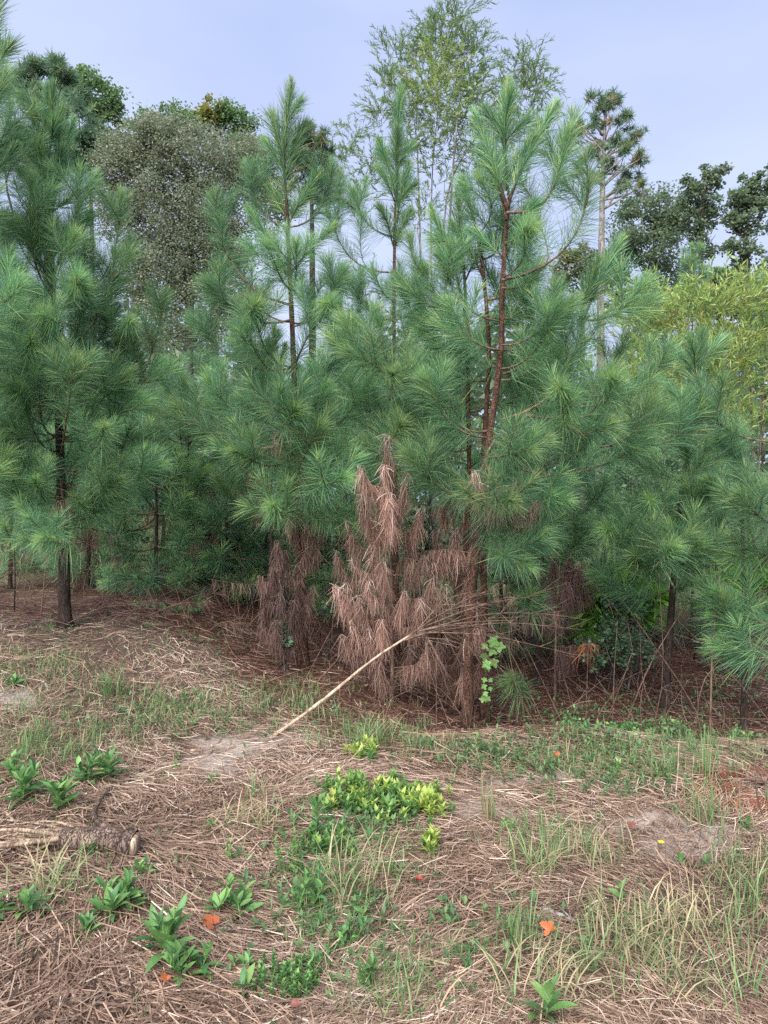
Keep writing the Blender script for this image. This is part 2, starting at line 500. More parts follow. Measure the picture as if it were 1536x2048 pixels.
def straws(mb, x, y, L, w, spread, lift, rnd, g, K=3):
    n = len(x)
    a = flow(x, y) + g.normal(size=n) * spread
    dx, dy = np.cos(a), np.sin(a)
    s = (np.linspace(-.5, .5, K))[None, :]
    bend = g.normal(size=n)[:, None] * 0.10 * L[:, None] * (1 - (2 * s) ** 2)
    X = x[:, None] + dx[:, None] * s * L[:, None] - dy[:, None] * bend
    Y = y[:, None] + dy[:, None] * s * L[:, None] + dx[:, None] * bend
    tilt = g.normal(size=n)[:, None] * 0.10 * L[:, None]
    Z = height(X, Y) + np.abs(lift)[:, None] + s * tilt + 0.002
    Z = np.maximum(Z, height(X, Y) + 0.001)
    P = np.stack([X, Y, Z], -1)
    side = np.stack([-dy, dx, g.normal(size=n) * .6], -1); side = nrm(side)
    mb.ribbons(P, side, (w[:, None] * np.array([.8, 1, .5] if K == 3 else [1, .6])[None, :]), rnd)


g1 = np.random.default_rng(21)
mb = MB()
n = 125000
x, y = sample_view(n, 1.9, 8.0, 1.9, g=g1)
keep = (g1.random(n) > sand_at(x, y) * .78) & (g1.random(n) > litter_at(x, y) * .75)
x, y = x[keep], y[keep]; n = len(x)
patch = .5 + .5 * np.sin(1.7 * x + 2.1 * y + np.sin(3 * x)) * np.cos(1.3 * y - .8 * x)
mulch = sstep((-x - 0.1) / 1.2) * sstep((4.2 - y) / 1.5)
L = g1.uniform(.06, .22, n) * (1 + .25 * mulch)
w = np.exp(g1.normal(size=n) * .40 - 6.80) * (1 + .7 * mulch) * (.75 + .12 * y)
rn = np.clip(.54 + .3 * (patch - .5) + g1.normal(size=n) * .26 - .12 * mulch, 0, 1)
straws(mb, x, y, L, w, .75, g1.random(n) ** 2 * .035, rn, g1)
o = link('dry_straw', mb.mesh('dry_straw', M['straw']))
tag(o, 'matted dry straw and dead grass stems covering the open bank', 'straw', kind='stuff')

mb = MB(); n = 9000                      # coarser woody stems, mostly on the near left
x, y = sample_view(n, 1.9, 6.0, 2.0, g=g1)
xb, yb = sample_view(5200, 7.6, 13.0, 1.2, g=g1)
kb = (xb < -.9) | (g1.random(5200) < .12)
keep = g1.random(n) < (.12 + .88 * sstep((-x + .1) / 1.1)) * (1 - sand_at(x, y))
x = np.concatenate([x, xb[kb]]); y = np.concatenate([y, yb[kb]]); keep = np.concatenate([keep, np.ones(kb.sum(), bool)])
x, y = x[keep], y[keep]; n = len(x)
straws(mb, x, y, g1.uniform(.10, .40, n), np.exp(g1.normal(size=n) * .35 - 6.4), .8, .012 + g1.random(n) ** 2 * .04, np.clip(.33 + g1.normal(size=n) * .2, 0, 1), g1)
o = link('coarse_stems', mb.mesh('coarse_stems', M['straw']))
tag(o, 'coarse broken brown stems strewn over the near left ground', 'dry stems', kind='stuff')

mb = MB(); n = 9000
x, y = sample_view(n, 1.9, 7.0, 1.7, g=g1)
a = g1.random(n) * 6.283
d = nrm(np.stack([np.cos(a), np.sin(a), g1.normal(size=n) * .35], -1)); sd_ = nrm(np.cross(d, g1.normal(size=(n, 3)) * .5 + [0, 0, 1.0]))
mb.diamonds(np.stack([x, y, height(x, y) + g1.random(n) * .03], -1), d, sd_, np.exp(g1.normal(size=n) * .5 - 3.9), np.exp(g1.normal(size=n) * .4 - 5.3), np.clip(.32 + g1.normal(size=n) * .28, 0, 1))
o = link('plant_debris', mb.mesh('plant_debris', M['straw']))
tag(o, 'crumbs of bark and dry leaf among the straw', 'debris', kind='stuff')

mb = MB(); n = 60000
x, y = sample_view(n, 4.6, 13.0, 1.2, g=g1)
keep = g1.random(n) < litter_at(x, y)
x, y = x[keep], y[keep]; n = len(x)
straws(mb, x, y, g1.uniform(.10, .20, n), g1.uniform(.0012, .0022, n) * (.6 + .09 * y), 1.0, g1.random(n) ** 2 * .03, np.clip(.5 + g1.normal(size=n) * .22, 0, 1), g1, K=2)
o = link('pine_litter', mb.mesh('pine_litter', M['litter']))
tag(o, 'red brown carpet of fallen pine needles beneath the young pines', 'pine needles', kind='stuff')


def blades(mb, x, y, L, w, lean, rnd, g, K=4, up=1.0, az=None, z=None):
    n = len(x)
    a = g.random(n) * 2 * np.pi if az is None else az
    d = np.stack([np.cos(a), np.sin(a)], -1)
    t = np.linspace(0, 1, K)
    out = lean[:, None] * L[:, None] * (t ** 1.6)[None, :]
    hh = L[:, None] * (t[None, :] * up - .55 * lean[:, None] * (t ** 2.4)[None, :])
    X = x[:, None] + d[:, :1] * out; Y = y[:, None] + d[:, 1:] * out
    Z0 = height(x, y) if z is None else z
    Z = np.maximum(Z0[:, None] + hh, height(X, Y) + .002)
    P = np.stack([X, Y, Z], -1)
    b = a + np.pi / 2 + g.normal(size=n) * .5
    side = np.stack([np.cos(b), np.sin(b), np.zeros(n)], -1)
    prof = np.array([.7, 1, .8, .08]) if K == 4 else np.array([.7, 1, .95, .65, .08]) if K == 5 else np.array([.8, 1, .1])
    mb.ribbons(P, side, w[:, None] * prof[None, :], rnd)


# zones of thin green growth: px, py, rx, ry, number, blade length
ZONES = [(330, 1420, 330, 55, 2600, .13), (90, 1330, 170, 45, 1400, .12), (600, 1400, 160, 50, 900, .13), (90, 1500, 170, 45, 1500, .16), (760, 1480, 150, 30, 1200, .12), (880, 1500, 160, 40, 700, .10),
         (1150, 1530, 230, 45, 1500, .10), (1380, 1500, 220, 50, 1500, .14), (1100, 1700, 120, 70, 700, .16), (720, 1720, 160, 120, 900, .12), (1280, 1900, 200, 120, 600, .18),
         (640, 1830, 110, 120, 500, .12), (1480, 1780, 90, 160, 500, .2), (760, 1960, 150, 90, 500, .13), (300, 1750, 330, 260, 700, .1), (950, 1900, 300, 150, 600, .1)]
mb = MB()
for px, py, rx, ry, cnt, bl in ZONES:
    cnt = int(cnt * .62)
    uu = g1.normal(size=cnt) * .5; vv = g1.normal(size=cnt) * .5
    pts = np.array([ground(px + rx * a, min(max(py + ry * b, 1215), 2090)) for a, b in zip(uu[:cnt // 6], vv[:cnt // 6])])
    k = g1.integers(0, len(pts), cnt)
    x = pts[k, 0] + g1.normal(size=cnt) * .035; y = pts[k, 1] + g1.normal(size=cnt) * .035
    LL = bl * g1.uniform(.3, 1.1, cnt)
    blades(mb, x, y, LL, g1.uniform(.0011, .0024, cnt), g1.uniform(.05, .8, cnt), np.clip(g1.beta(1.6, 1.9, cnt), 0, 1), g1)
o = link('thin_grass', mb.mesh('thin_grass', M['grass']))
tag(o, 'thin short green grass scattered in patches through the straw', 'grass', kind='stuff')

# small low herbs: leafy specks along the bank edge
mb = MB()
for px, py, rx, ry, cnt in [(1140, 1510, 260, 45, 130), (1330, 1480, 200, 45, 115), (640, 1800, 130, 130, 150), (700, 1660, 130, 60, 130), (1000, 1520, 140, 40, 120), (1260, 1420, 220, 40, 90), (1460, 1390, 120, 60, 90), (1120, 1440, 120, 30, 60), (420, 1280, 160, 40, 80), (150, 1250, 160, 30, 70), (360, 1440, 280, 60, 200), (860, 1900, 300, 120, 110), (1250, 1560, 200, 50, 150)]:
    for q in range(cnt):
        p = ground(px + rx * g1.normal() * .5, min(max(py + ry * g1.normal() * .5, 1230), 2080))
        nl = g1.integers(4, 9)
        aa = g1.random(nl) * 6.283; el = g1.uniform(.1, 1.0, nl)
        d = np.stack([np.cos(aa) * np.cos(el), np.sin(aa) * np.cos(el), np.sin(el)], -1)
        hh = g1.random(nl) * .06
        b = p[None, :] + np.stack([0 * hh, 0 * hh, hh], -1)
        sd_ = nrm(np.cross(d, np.array([0, 0, 1.0])))
        mb.diamonds(b, d, sd_, g1.uniform(.018, .05, nl), g1.uniform(.005, .010, nl), np.clip(g1.random() * .6 + g1.normal(size=nl) * .1, 0, 1))
o = link('low_herbs', mb.mesh('low_herbs', M['maple']))
tag(o, 'tiny leafy green herbs dotted along the bank edge', 'herbs', kind='stuff')


# ------------------------------------------------------------------ pine branches: shared shapes
def curve_pts(P0, P1, sag, K, up=np.array([0, 0, 1.0])):
    s = np.linspace(0, 1, K)[:, None]
    return P0 + (P1 - P0) * s - up * sag * np.sin(np.pi * s ** .8)


def polysample(P, s):
    P = np.asarray(P); d = np.concatenate([[0], np.cumsum(np.linalg.norm(np.diff(P, axis=0), axis=1))])
    t = s * d[-1]
    pos = np.stack([np.interp(t, d, P[:, k]) for k in range(3)], -1)
    i = np.clip(np.searchsorted(d, t, side='right') - 1, 0, len(P) - 2)
    T = nrm(P[i + 1] - P[i])
    return pos, T


def perp(T, g):
    r = g.normal(size=T.shape)
    r -= T * np.sum(r * T, -1, keepdims=True)
    return nrm(r)


def needle_shoot(mb, P, count, length, g, width=.0017, a_base=62, a_tip=24, droop=.02, short_tip=.55, yellow=.0, K=3, taper_base=1.0, mean=.38):
    """needles round the shoot P, pointing forward, longest behind the tip"""
    s = g.random(count) ** .8
    pos, T = polysample(P, s)
    R = perp(T, g)
    ang = np.radians(a_base + (a_tip - a_base) * s + g.normal(size=count) * 9)[:, None]
    d = nrm(T * np.cos(ang) + R * np.sin(ang))
    L = (length * g.uniform(.72, 1.1, count) * (1 - (1 - short_tip) * np.clip((s - .75) / .25, 0, 1) ** 1.5) * (taper_base + (1 - taper_base) * np.clip(s * 3, 0, 1)))[:, None]
    dr = np.abs(droop * g.normal(1.0, .6, count))[:, None] * np.array([[0, 0, -1.0]])
    if K == 3:
        Pm = np.stack([pos, pos + d * L * .52 + dr * .22 * L / .17, pos + d * L * .97 + dr * L / .17], 1)
        w = np.array([width * .75, width, width * .3])
    else:
        Pm = np.stack([pos, pos + d * L + dr], 1); w = np.array([width, width * .4])
    side = perp(d, g)
    rnd = np.clip(mean + g.normal(size=count) * .20 + .25 * np.clip((s - .7) / .3, 0, 1) + yellow * (g.random(count) < .2), 0, 1)
    mb.ribbons(Pm, side, w, rnd)


def branch_shape(L, seed, dens=1.0, wide=1.0, K=3):
    """wood and needles of one live branch: chord along +X, turning up at the end; side shoots at the nodes"""
    g = np.random.default_rng(seed)
    wood, nee = MB(), MB()
    side_sw = g.normal() * .06 * L
    s = np.linspace(0, 1, 9)
    P = np.stack([L * s, side_sw * np.sin(np.pi * s), -.17 * L * np.sin(np.pi * s ** .85)], -1)
    r0 = .0045 + .0072 * L
    wood.tube(P, np.linspace(r0, .0032, 9), 5, g.random())
    nl = min(.62, L * .9)
    ms = np.linspace(1 - nl / L, 1, 8)
    mp, _ = polysample(P, ms)
    needle_shoot(nee, mp, int(1300 * nl * dens + 90 * dens), .235, g, .00145 * wide, 58, 26, K=K, yellow=.3)
    ta = mp[-1]                                               # tuft at the very tip
    needle_shoot(nee, np.stack([mp[-2], ta]), int(130 * dens), .20, g, .00145 * wide, 48, 10, K=K, yellow=.35, mean=.58)
    d = L - g.uniform(.20, .28)
    while d > max(.16, L * .28):
        k = g.integers(2, 4) if d > L * .6 else g.integers(1, 3)
        b, T = polysample(P, np.array([d / L])); b, T = b[0], T[0]
        a0 = g.random() * 6.28
        for q in range(k):
            ax = np.array([0, 1.0, 0]) * np.cos(a0 + q * 6.283 / k) + np.array([0, 0, 1.0]) * (np.sin(a0 + q * 6.283 / k) * .65 + .35)
            sl = np.clip(.20 + .45 * (L - d) * g.uniform(.6, 1.1), .16, .62)
            dd = nrm(T * .7 + nrm(ax) * .62 + np.array([0, 0, .22]))
            e = b + dd * sl + np.array([0, 0, .20 * sl])
            SPt = curve_pts(b, e, .14 * sl, 6)
            wood.tube(SPt, np.linspace(r0 * .5, .0025, 6), 4, g.random())
            ns = min(sl * .92, .42)
            q0, _ = polysample(SPt, np.linspace(1 - ns / sl, 1, 6))
            needle_shoot(nee, q0, int(1180 * ns * dens + 100 * dens), .22, g, .00145 * wide, K=K, yellow=.35)
        d -= g.uniform(.34, .50)
    return wood, nee


def leader_shape(L, seed, dens=1.0, wide=1.0, K=3):
    """upright top shoot: bottlebrush, needles shortening to the tip"""
    g = np.random.default_rng(seed)
    wood, nee = MB(), MB()
    s = np.linspace(0, 1, 9)
    P = np.stack([L * s, .02 * L * np.sin(5 * s + seed), .02 * L * np.sin(4 * s)], -1)
    wood.tube(P, np.linspace(.007 + .006 * L, .004, 9), 6, g.random())
    c = int(560 * L * dens + 30)
    needle_shoot(nee, P[1:], c, .20, g, .0019 * wide, 52, 14, droop=.008, short_tip=.32, K=K, yellow=.5)
    return wood, nee


LENS = [.34, .5, .72, 1.0, 1.4, 1.9]
PROTO = {}
sd0 = 100
for L in LENS:
    for k in range(4):
        for q, (dn, wd) in (('near', (.50, 1.0)), ('far', (.22, 1.8))):
            if q == 'far' and k > 1: continue
            wo, ne = branch_shape(L, sd0, dn, wd)
            PROTO.setdefault((q, L), []).append((wo.mesh('branch', M['twig']), ne.mesh('needles', M['needle'])))
            sd0 += 1
LEAD = {}
for L in (.28, .45, .7, 1.1):
    for k in range(3):
        wo, ne = leader_shape(L, 900 + k + int(L * 100), 1.25)
        LEAD.setdefault(L, []).append((wo.mesh('branch', M['bark']), ne.mesh('needles', M['needle'])))


TUFT = []
for k in range(4):
    g = np.random.default_rng(1900 + k); wo, ne = MB(), MB()
    P = np.stack([np.linspace(0, .34, 7), 0 * np.arange(7), -.03 * np.sin(np.linspace(0, np.pi, 7))], -1)
    wo.tube(P, np.linspace(.006, .0035, 7), 5, .5)
    needle_shoot(ne, P[2:], 240, .215, g, .0016, 72, 36, droop=.055, K=3, yellow=.3, mean=.46)
    needle_shoot(ne, P[4:], 130, .20, g, .0016, 62, 14, droop=.05, K=3, yellow=.35, mean=.6)
    TUFT.append((wo.mesh('branch', M['twig']), ne.mesh('needles', M['needle'])))


def place_branch(root, a, b, roll=None, kind='near', lead=False, name='branch'):
    """put a shared branch shape from world point a to world point b, as a child of root with its needles below it"""
    a = np.asarray(a, float); b = np.asarray(b, float)
    v = b - a; ln = np.linalg.norm(v)
    if lead == 'tuft':
        L = .34; wo, ne = random.choice(TUFT)
    elif lead:
        L = min(LEAD, key=lambda l: abs(math.log(l / ln))); wo, ne = random.choice(LEAD[L])
    else:
        L = min(LENS, key=lambda l: abs(math.log(l / ln))); wo, ne = random.choice(PROTO[(kind, L)])
    X = v / ln
    up = np.array([0, 0, 1.0])
    Z = up - X * X[2]
    if np.linalg.norm(Z) < .15: Z = np.array([math.cos(random.random() * 6), math.sin(random.random() * 6), 0]); Z = Z - X * np.dot(X, Z)
    Z = nrm(Z); Y = np.cross(Z, X)
    ro = random.gauss(0, .25) if roll is None else roll
    Y, Z = Y * math.cos(ro) + Z * math.sin(ro), Z * math.cos(ro) - Y * math.sin(ro)
    sc = ln / L
    sc2 = min(max(sc, .86), 1.16)
    o = link(name, wo, root)
    m = Matrix(((X[0] * sc, Y[0] * sc2, Z[0] * sc2, 0), (X[1] * sc, Y[1] * sc2, Z[1] * sc2, 0), (X[2] * sc, Y[2] * sc2, Z[2] * sc2, 0), (0, 0, 0, 1)))
    m.translation = Vector([float(c) for c in (a - np.array(root.location))])
    o.matrix_local = m
    c = link('needles', ne, o); stuff_part(c)
    return o


def spline(P, n):
    """Catmull-Rom through P"""
    P = np.asarray(P, float)
    if len(P) == 2: return P[0] + (P[1] - P[0]) * np.linspace(0, 1, n)[:, None]
    Q = np.concatenate([[2 * P[0] - P[1]], P, [2 * P[-1] - P[-2]]])
    out = []
    for u in np.linspace(0, len(P) - 1 - 1e-6, n):
        i = int(u); t = u - i
        p0, p1, p2, p3 = Q[i:i + 4]
        out.append(.5 * (2 * p1 + (p2 - p0) * t + (2 * p0 - 5 * p1 + 4 * p2 - p3) * t * t + (3 * p1 - p0 - 3 * p2 + p3) * t ** 3))
    return np.array(out)


def dead_branch(root, a, b, seed, cover=.7, dens=1.0, mat='dead', spread=1.0):
    """a dead branch rising to b with its brown needles hanging straight down along it"""
    g = np.random.default_rng(seed)
    a = np.asarray(a, float); b = np.asarray(b, float)
    h = b - a
    mid = a + np.array([h[0] * .72, h[1] * .72, h[2] * .25 - .02])
    P = spline([a, mid, b], 10)
    o0 = np.array(root.location)
    wood, nee = MB(), MB()
    ln = np.linalg.norm(h)
    wood.tube(P - o0, np.linspace(.0035 + .003 * ln, .002, 10), 5, g.random())
    cnt = int((170 + 380 * ln * cover) * dens)
    s = 1 - cover * g.random(cnt) ** .9
    pos, T = polysample(P, s)
    az = g.random(cnt) * 6.283
    out = np.stack([np.cos(az), np.sin(az), 0 * az], -1) * spread
    L = g.uniform(.06, .19, cnt)[:, None] * (1 - .45 * np.clip((s - .8) / .2, 0, 1))[:, None]
    dn = np.array([[0, 0, -1.0]])
    jit = g.normal(size=(cnt, 3)) * .016
    p1 = pos + out * g.uniform(.008, .028, cnt)[:, None] + np.array([[0, 0, .006]])
    p2 = p1 + out * .012 + dn * L * .45 + jit
    p3 = p2 + dn * L * .55 + jit * 1.2 + g.normal(size=(cnt, 3)) * .008
    nee.ribbons(np.stack([pos, p1, p2, p3], 1) - o0, perp(nrm(p3 - pos), g), np.array([.0011, .0014, .0014, .0007]), np.clip(.45 + g.normal(size=cnt) * .2 + .4 * np.clip((s - .85) / .15, 0, 1), 0, 1))
    o = link('dead_branch', wood.mesh('dead_branch', M['twig']), root)
    c = link('dead_needles', nee.mesh('dead_needles', M[mat]), o); stuff_part(c)
    return o


DEADS = []
for k in range(6):
    g = np.random.default_rng(2100 + k); wo, ne = MB(), MB()
    ln = [.32, .42, .5, .38, .55, .46][k]
    P = spline([[0, 0, 0], [ln * .5, g.normal() * .04, .02], [ln, g.normal() * .06, .05 * g.normal() - .03]], 8)
    wo.tube(P, np.linspace(.005, .0018, 8), 4, g.random())
    for q in range(3):
        i = g.integers(2, 7); dv_ = nrm(g.normal(size=3) + [1, 0, -.2]); wo.tube(np.array([P[i], P[i] + dv_ * .08, P[i] + dv_ * .18 - [0, 0, .03]]), [.0025, .002, .001], 3, .5)
    cnt = 120 if k % 2 else 50
    pos, T = polysample(P, .25 + .75 * g.random(cnt)); az = g.random(cnt) * 6.283
    out = np.stack([np.cos(az), np.sin(az), 0 * az], -1); L_ = g.uniform(.08, .17, cnt)[:, None]
    p1 = pos + out * .02; p2 = p1 + out * .02 + np.array([[0, 0, -.45]]) * L_; p3 = p2 + np.array([[0, 0, -.55]]) * L_ + g.normal(size=(cnt, 3)) * .012
    ne.ribbons(np.stack([pos, p1, p2, p3], 1), perp(nrm(p3 - pos), g), np.array([.0012, .0017, .0017, .0008]), np.clip(.4 + g.normal(size=cnt) * .22, 0, 1))
    DEADS.append((wo.mesh('dead_branch', M['twig']), ne.mesh('dead_needles', M['dead'])))


def skirt(root, on_trunk, z0, z1, n, g):
    for q in range(n):
        wo, ne = DEADS[g.integers(0, 6)]
        p = on_trunk(g.uniform(z0, z1)) - np.array(root.location); a = g.random() * 6.283; sc = g.uniform(.7, 1.5)
        o = link('dead_branch', wo, root)
        o.location = Vector(p.tolist()); o.rotation_euler = (0, 0, a); o.scale = (sc, sc, min(sc, 1.15))
        stuff_part(link('dead_needles', ne, o))


PINES = 'young pines on and behind the bank'


def pine(label, trunk_px, r0, r1=.010, depth=None, lead=.9, env=None, whorl=.34, per=5, z0=.9, seed=1, spec=(), bark='bark', kind='near', lean_d=0.0, group=PINES, name='pine_tree', elev=(14, 64), skip_front=0.0, skirt_n=None):
    """a young pine: trunk through photograph pixels at the depth of its foot, whorls of branches inside env, plus branches read off the photograph"""
    random.seed(seed); g = np.random.default_rng(seed)
    foot = ground(*trunk_px[0]) if depth is None else at(*trunk_px[0], depth)
    if depth is not None: foot[2] = float(height(foot[0], foot[1]))
    d0 = foot[1]
    pts = [foot - np.array([0, 0, .05])]
    for k, (px, py) in enumerate(trunk_px[1:]):
        pts.append(at(px, py, d0 + lean_d * (k + 1) / len(trunk_px)))
    top = pts[-1]
    TP = spline(pts, 34)
    root = thing(name, label, 'tree', foot, group)
    ztop = top[2]; zl = ztop - lead
    mb = MB()
    keep = TP[:, 2] < zl + .02
    keep[0] = True
    TPk = TP[keep]
    fr = (TPk[:, 2] - foot[2]) / (ztop - foot[2])
    rad = r0 + (r1 - r0) * np.clip(fr, 0, 1) ** .8
    rad = rad * (1 + .35 * np.exp(-(TPk[:, 2] - foot[2]) / .10))
    mb.tube(TPk - foot, rad, 10, .5, rough=.05, seed=seed)
    link('trunk', mb.mesh('trunk', M[bark]), root)

    def on_trunk(z):
        return np.array([np.interp(z, TP[:, 2], TP[:, k]) for k in range(3)])
    place_branch(root, TPk[-1], top, lead=True)
    if env:
        z = foot[2] + z0; k = 0
        H = ztop - foot[2]
        while z < zl + lead * .45:
            f = (z - foot[2]) / H
            rr = np.interp(f, [e[0] for e in env], [e[1] for e in env])
            nb = per if rr > .3 else 3
            a0 = g.random() * 6.28
            for q in range(nb):
                az = a0 + q * 6.283 / nb + g.normal() * .2
                if math.sin(az) < -.5 and g.random() < skip_front: continue
                ln = max(rr * g.uniform(.7, 1.12), .22)
                el = math.radians(np.interp(f, [.15, .95], elev) + g.normal() * 8)
                b0 = on_trunk(z + g.normal() * .03)
                e = b0 + np.array([math.cos(az) * math.cos(el), math.sin(az) * math.cos(el), math.sin(el)]) * ln / max(math.cos(el), .55)
                place_branch(root, b0, e, kind=kind, lead=(kind == 'near' and f > .66 and np.linalg.norm(e - b0) < .8))
            z += whorl * g.uniform(.8, 1.2) * (1.0 if f < .7 else .8); k += 1
    skirt(root, on_trunk, foot[2] + .35, foot[2] + max(z0, 1.0) + .5, (skirt_n if skirt_n is not None else (5 if kind == 'near' else 3)), g)
    for sp in spec:
        (ax, ay), (bx, by) = sp[0], sp[1]
        da = sp[3] if len(sp) > 3 else 0.0
        A = at(ax, ay, d0 + da); B = at(bx, by, d0 + (sp[2] if len(sp) > 2 else 0.0))
        vv = B - A; place_branch(root, A, B, kind=kind, lead=(np.linalg.norm(vv) < 1.25 and vv[2] > .86 * np.linalg.norm(vv)))
    return root, on_trunk, d0


# ---- the pines that stand in front
ENV_FULL = [(0, .5), (.15, .6), (.3, .75), (.5, .7), (.7, .5), (.85, .32), (1, .15)]
left_pine, lt, dL = pine('big dense pine with a dark bare lower trunk at the left', [(130, 1255), (126, 1050), (118, 850), (108, 600), (100, 380), (97, 172)], .062,
                         env=[(0, .4), (.2, .7), (.3, .85), (.5, .7), (.7, .38), (.85, .18), (1, .08)], z0=1.15, seed=11, whorl=.36, per=5, bark='bark_dark', lead=.6,
                         spec=[((108, 560), (22, 215), -.2), ((104, 420), (126, 215), -.1), ((104, 440), (71, 222), -.2), ((104, 430), (143, 236), .1), ((105, 500), (80, 275), -.4),
                               ((108, 600), (63, 362), -.6), ((106, 540), (161, 342), -.3), ((106, 560), (190, 345), .1), ((110, 620), (243, 392), .0), ((112, 700), (232, 508), -.1),
                               ((112, 700), (155, 556), -.7), ((112, 760), (85, 628), -.9), ((115, 800), (60, 680), -1.0), ((116, 830), (262, 650), .1), ((118, 880), (330, 590), .2),
                               ((118, 880), (270, 790), -.2), ((120, 900), (40, 780), -.9), ((120, 930), (200, 860), -.9), ((120, 950), (90, 1075), -1.2), ((122, 960), (320, 930), -.2), ((120, 940), (10, 880), -.6),
                               ((122, 900), (150, 720), -1.1), ((122, 980), (235, 960), -.6), ((122, 980), (70, 960), -.9)])
pine('pine cut by the left edge, tallest of the left group', [(-110, 1330), (-90, 900), (-50, 400), (2, -60)], .06, depth=6.3, env=[(0, .5), (.3, .6), (.5, .5), (.7, .35), (1, .12)], z0=1.3, per=4, whorl=.42, seed=12, lead=1.1, bark='bark_dark',
     spec=[((-60, 300), (10, 150), -.2), ((-70, 700), (30, 560), -.6)])
centre_pine, ct, dC = pine('slender pine with a single pointed leader left of the dead sapling', [(607, 1335), (603, 1150), (594, 900), (588, 740), (580, 560), (573, 400), (573, 260), (575, 163)], .050,
                           env=[(0, .3), (.25, .5), (.4, .75), (.55, .6), (.7, .4), (.8, .2), (1, .08)], z0=1.75, seed=13, lead=1.3, whorl=.48, per=4, skip_front=.8,
                           spec=[((572, 250), (598, 205), .0), ((572, 345), (546, 232), .0), ((572, 345), (606, 250), .1), ((574, 455), (495, 335), .0), ((574, 455), (637, 345), .1), ((574, 455), (660, 352), .2), ((580, 610), (427, 398), .1),
                                 ((578, 575), (536, 492), -.5), ((578, 575), (592, 488), -.6), ((581, 640), (414, 566), -.2), ((588, 735), (386, 640), -.1), ((588, 735), (510, 612), -.6), ((588, 735), (657, 606), -.5),
                                 ((588, 740), (488, 652), -.8), ((589, 770), (700, 660), .0), ((592, 860), (415, 760), -.4), ((592, 870), (735, 768), -.4), ((592, 880), (360, 810), .1), ((594, 910), (690, 955), -1.0),
                                 ((594, 900), (470, 900), -.7), ((596, 930), (640, 850), -1.0), ((598, 980), (545, 1010), -.8), ((592, 850), (560, 780), -1.1), ((596, 960), (700, 1050), -.6), ((592, 840), (650, 770), -.8)])
tall_pine, rt, dA = pine('tallest front pine, with a thick reddish trunk and wide right limbs', [(935, 1462), (940, 1250), (965, 980), (1000, 720), (1004, 600), (1011, 470), (1015, 415), (1008, 260), (1013, 160)], .047,
                         lead=.95, env=[(0, .5), (.3, .7), (.45, .8), (.55, .55), (.7, .34), (.9, .16), (1, .08)], z0=1.9, seed=14, per=4, whorl=.42, skip_front=.7, lean_d=.3,
                         spec=[((1015, 418), (1108, 205), .3), ((1014, 425), (1128, 280), .5), ((1013, 420), (948, 215), .5), ((1012, 440), (965, 300), .4), ((1006, 555), (1062, 450), -.3), ((1004, 560), (1178, 365), .2), ((1004, 575), (1075, 535), .1), ((1003, 690), (1140, 605), -.3),
                               ((1002, 840), (1165, 640), .2), ((1165, 640), (1240, 478), .3, .2), ((1165, 640), (1288, 568), .1, .2), ((1160, 645), (1192, 525), .0, .2), ((1000, 860), (1130, 845), -.2), ((1130, 845), (1222, 745), -.4, -.2), ((1130, 845), (1118, 775), -.6, -.2),
                               ((1130, 848), (1215, 850), -.5, -.2), ((985, 905), (1290, 890), .0), ((1290, 890), (1395, 822), .0, .0), ((1200, 895), (1300, 800), -.2, .0), ((980, 930), (1022, 1000), -.9), ((985, 940), (1130, 1000), -.4), ((975, 960), (1090, 1085), -.3),
                               ((1100, 800), (1330, 720), .1, .1), ((1050, 830), (1240, 700), .5), ((1003, 700), (900, 610), .0), ((1003, 760), (1090, 690), .1), ((970, 990), (1055, 1130), -.5), ((990, 880), (1060, 900), -.9)])
pine('pine with a thin orange brown stem in front of the thick trunk', [(970, 1442), (968, 1200), (966, 960), (974, 800), (978, 700), (968, 560), (954, 465), (926, 365)], .036, lead=.45, r1=.012, seed=15, env=None,
     spec=[((954, 465), (880, 480), -.2), ((954, 470), (960, 360), -.3), ((968, 560), (905, 445), .1), ((978, 697), (1145, 608), -.3), ((965, 948), (828, 925), -.1), ((828, 925), (790, 840), .1, -.1), ((828, 925), (870, 860), .0, -.1), ((830, 920), (735, 880), .2, -.1),
           ((978, 690), (840, 660), .25), ((976, 760), (880, 700), .3), ((970, 600), (1050, 520), .2), ((975, 800), (1060, 760), .2), ((968, 880), (890, 840), .2), ((960, 520), (1010, 430), .2)])
pine('pine with a dark forked stem, left of the tall reddish trunk', [(905, 1440), (925, 1200), (938, 960), (936, 780), (934, 650), (925, 500), (915, 400)], .034, depth=6.5, lead=.5, seed=16, env=[(0, .3), (.4, .5), (.7, .4), (1, .15)], z0=2.0, per=3, whorl=.6, skip_front=.95,
     spec=[((932, 650), (850, 545), -.2), ((850, 545), (822, 480), -.3, -.2), ((932, 640), (866, 412), .0), ((934, 700), (800, 560), .2), ((936, 790), (785, 740), -.3), ((785, 740), (690, 645), -.5, -.3), ((785, 740), (700, 705), -.6, -.3), ((785, 740), (760, 650), -.5, -.3),
           ((936, 800), (845, 760), -.6), ((937, 900), (820, 840), -.2), ((936, 830), (720, 800), .1)])
pine('thin see-through pine standing before the willow', [(792, 1290), (790, 900), (788, 640), (790, 420), (795, 300), (803, 178)], .042, depth=8.6, lead=1.3, seed=17, env=[(0, .4), (.35, .7), (.55, .5), (.7, .3), (.9, .15), (1, .08)], z0=2.0, per=3, whorl=.6,
     spec=[((790, 475), (705, 385), .0), ((720, 420), (668, 365), .0), ((789, 545), (655, 425), .0), ((790, 480), (815, 330), .0), ((788, 640), (700, 560), -.3), ((788, 640), (850, 580), -.2), ((788, 700), (660, 560), .2), ((792, 400), (760, 280), .0)])
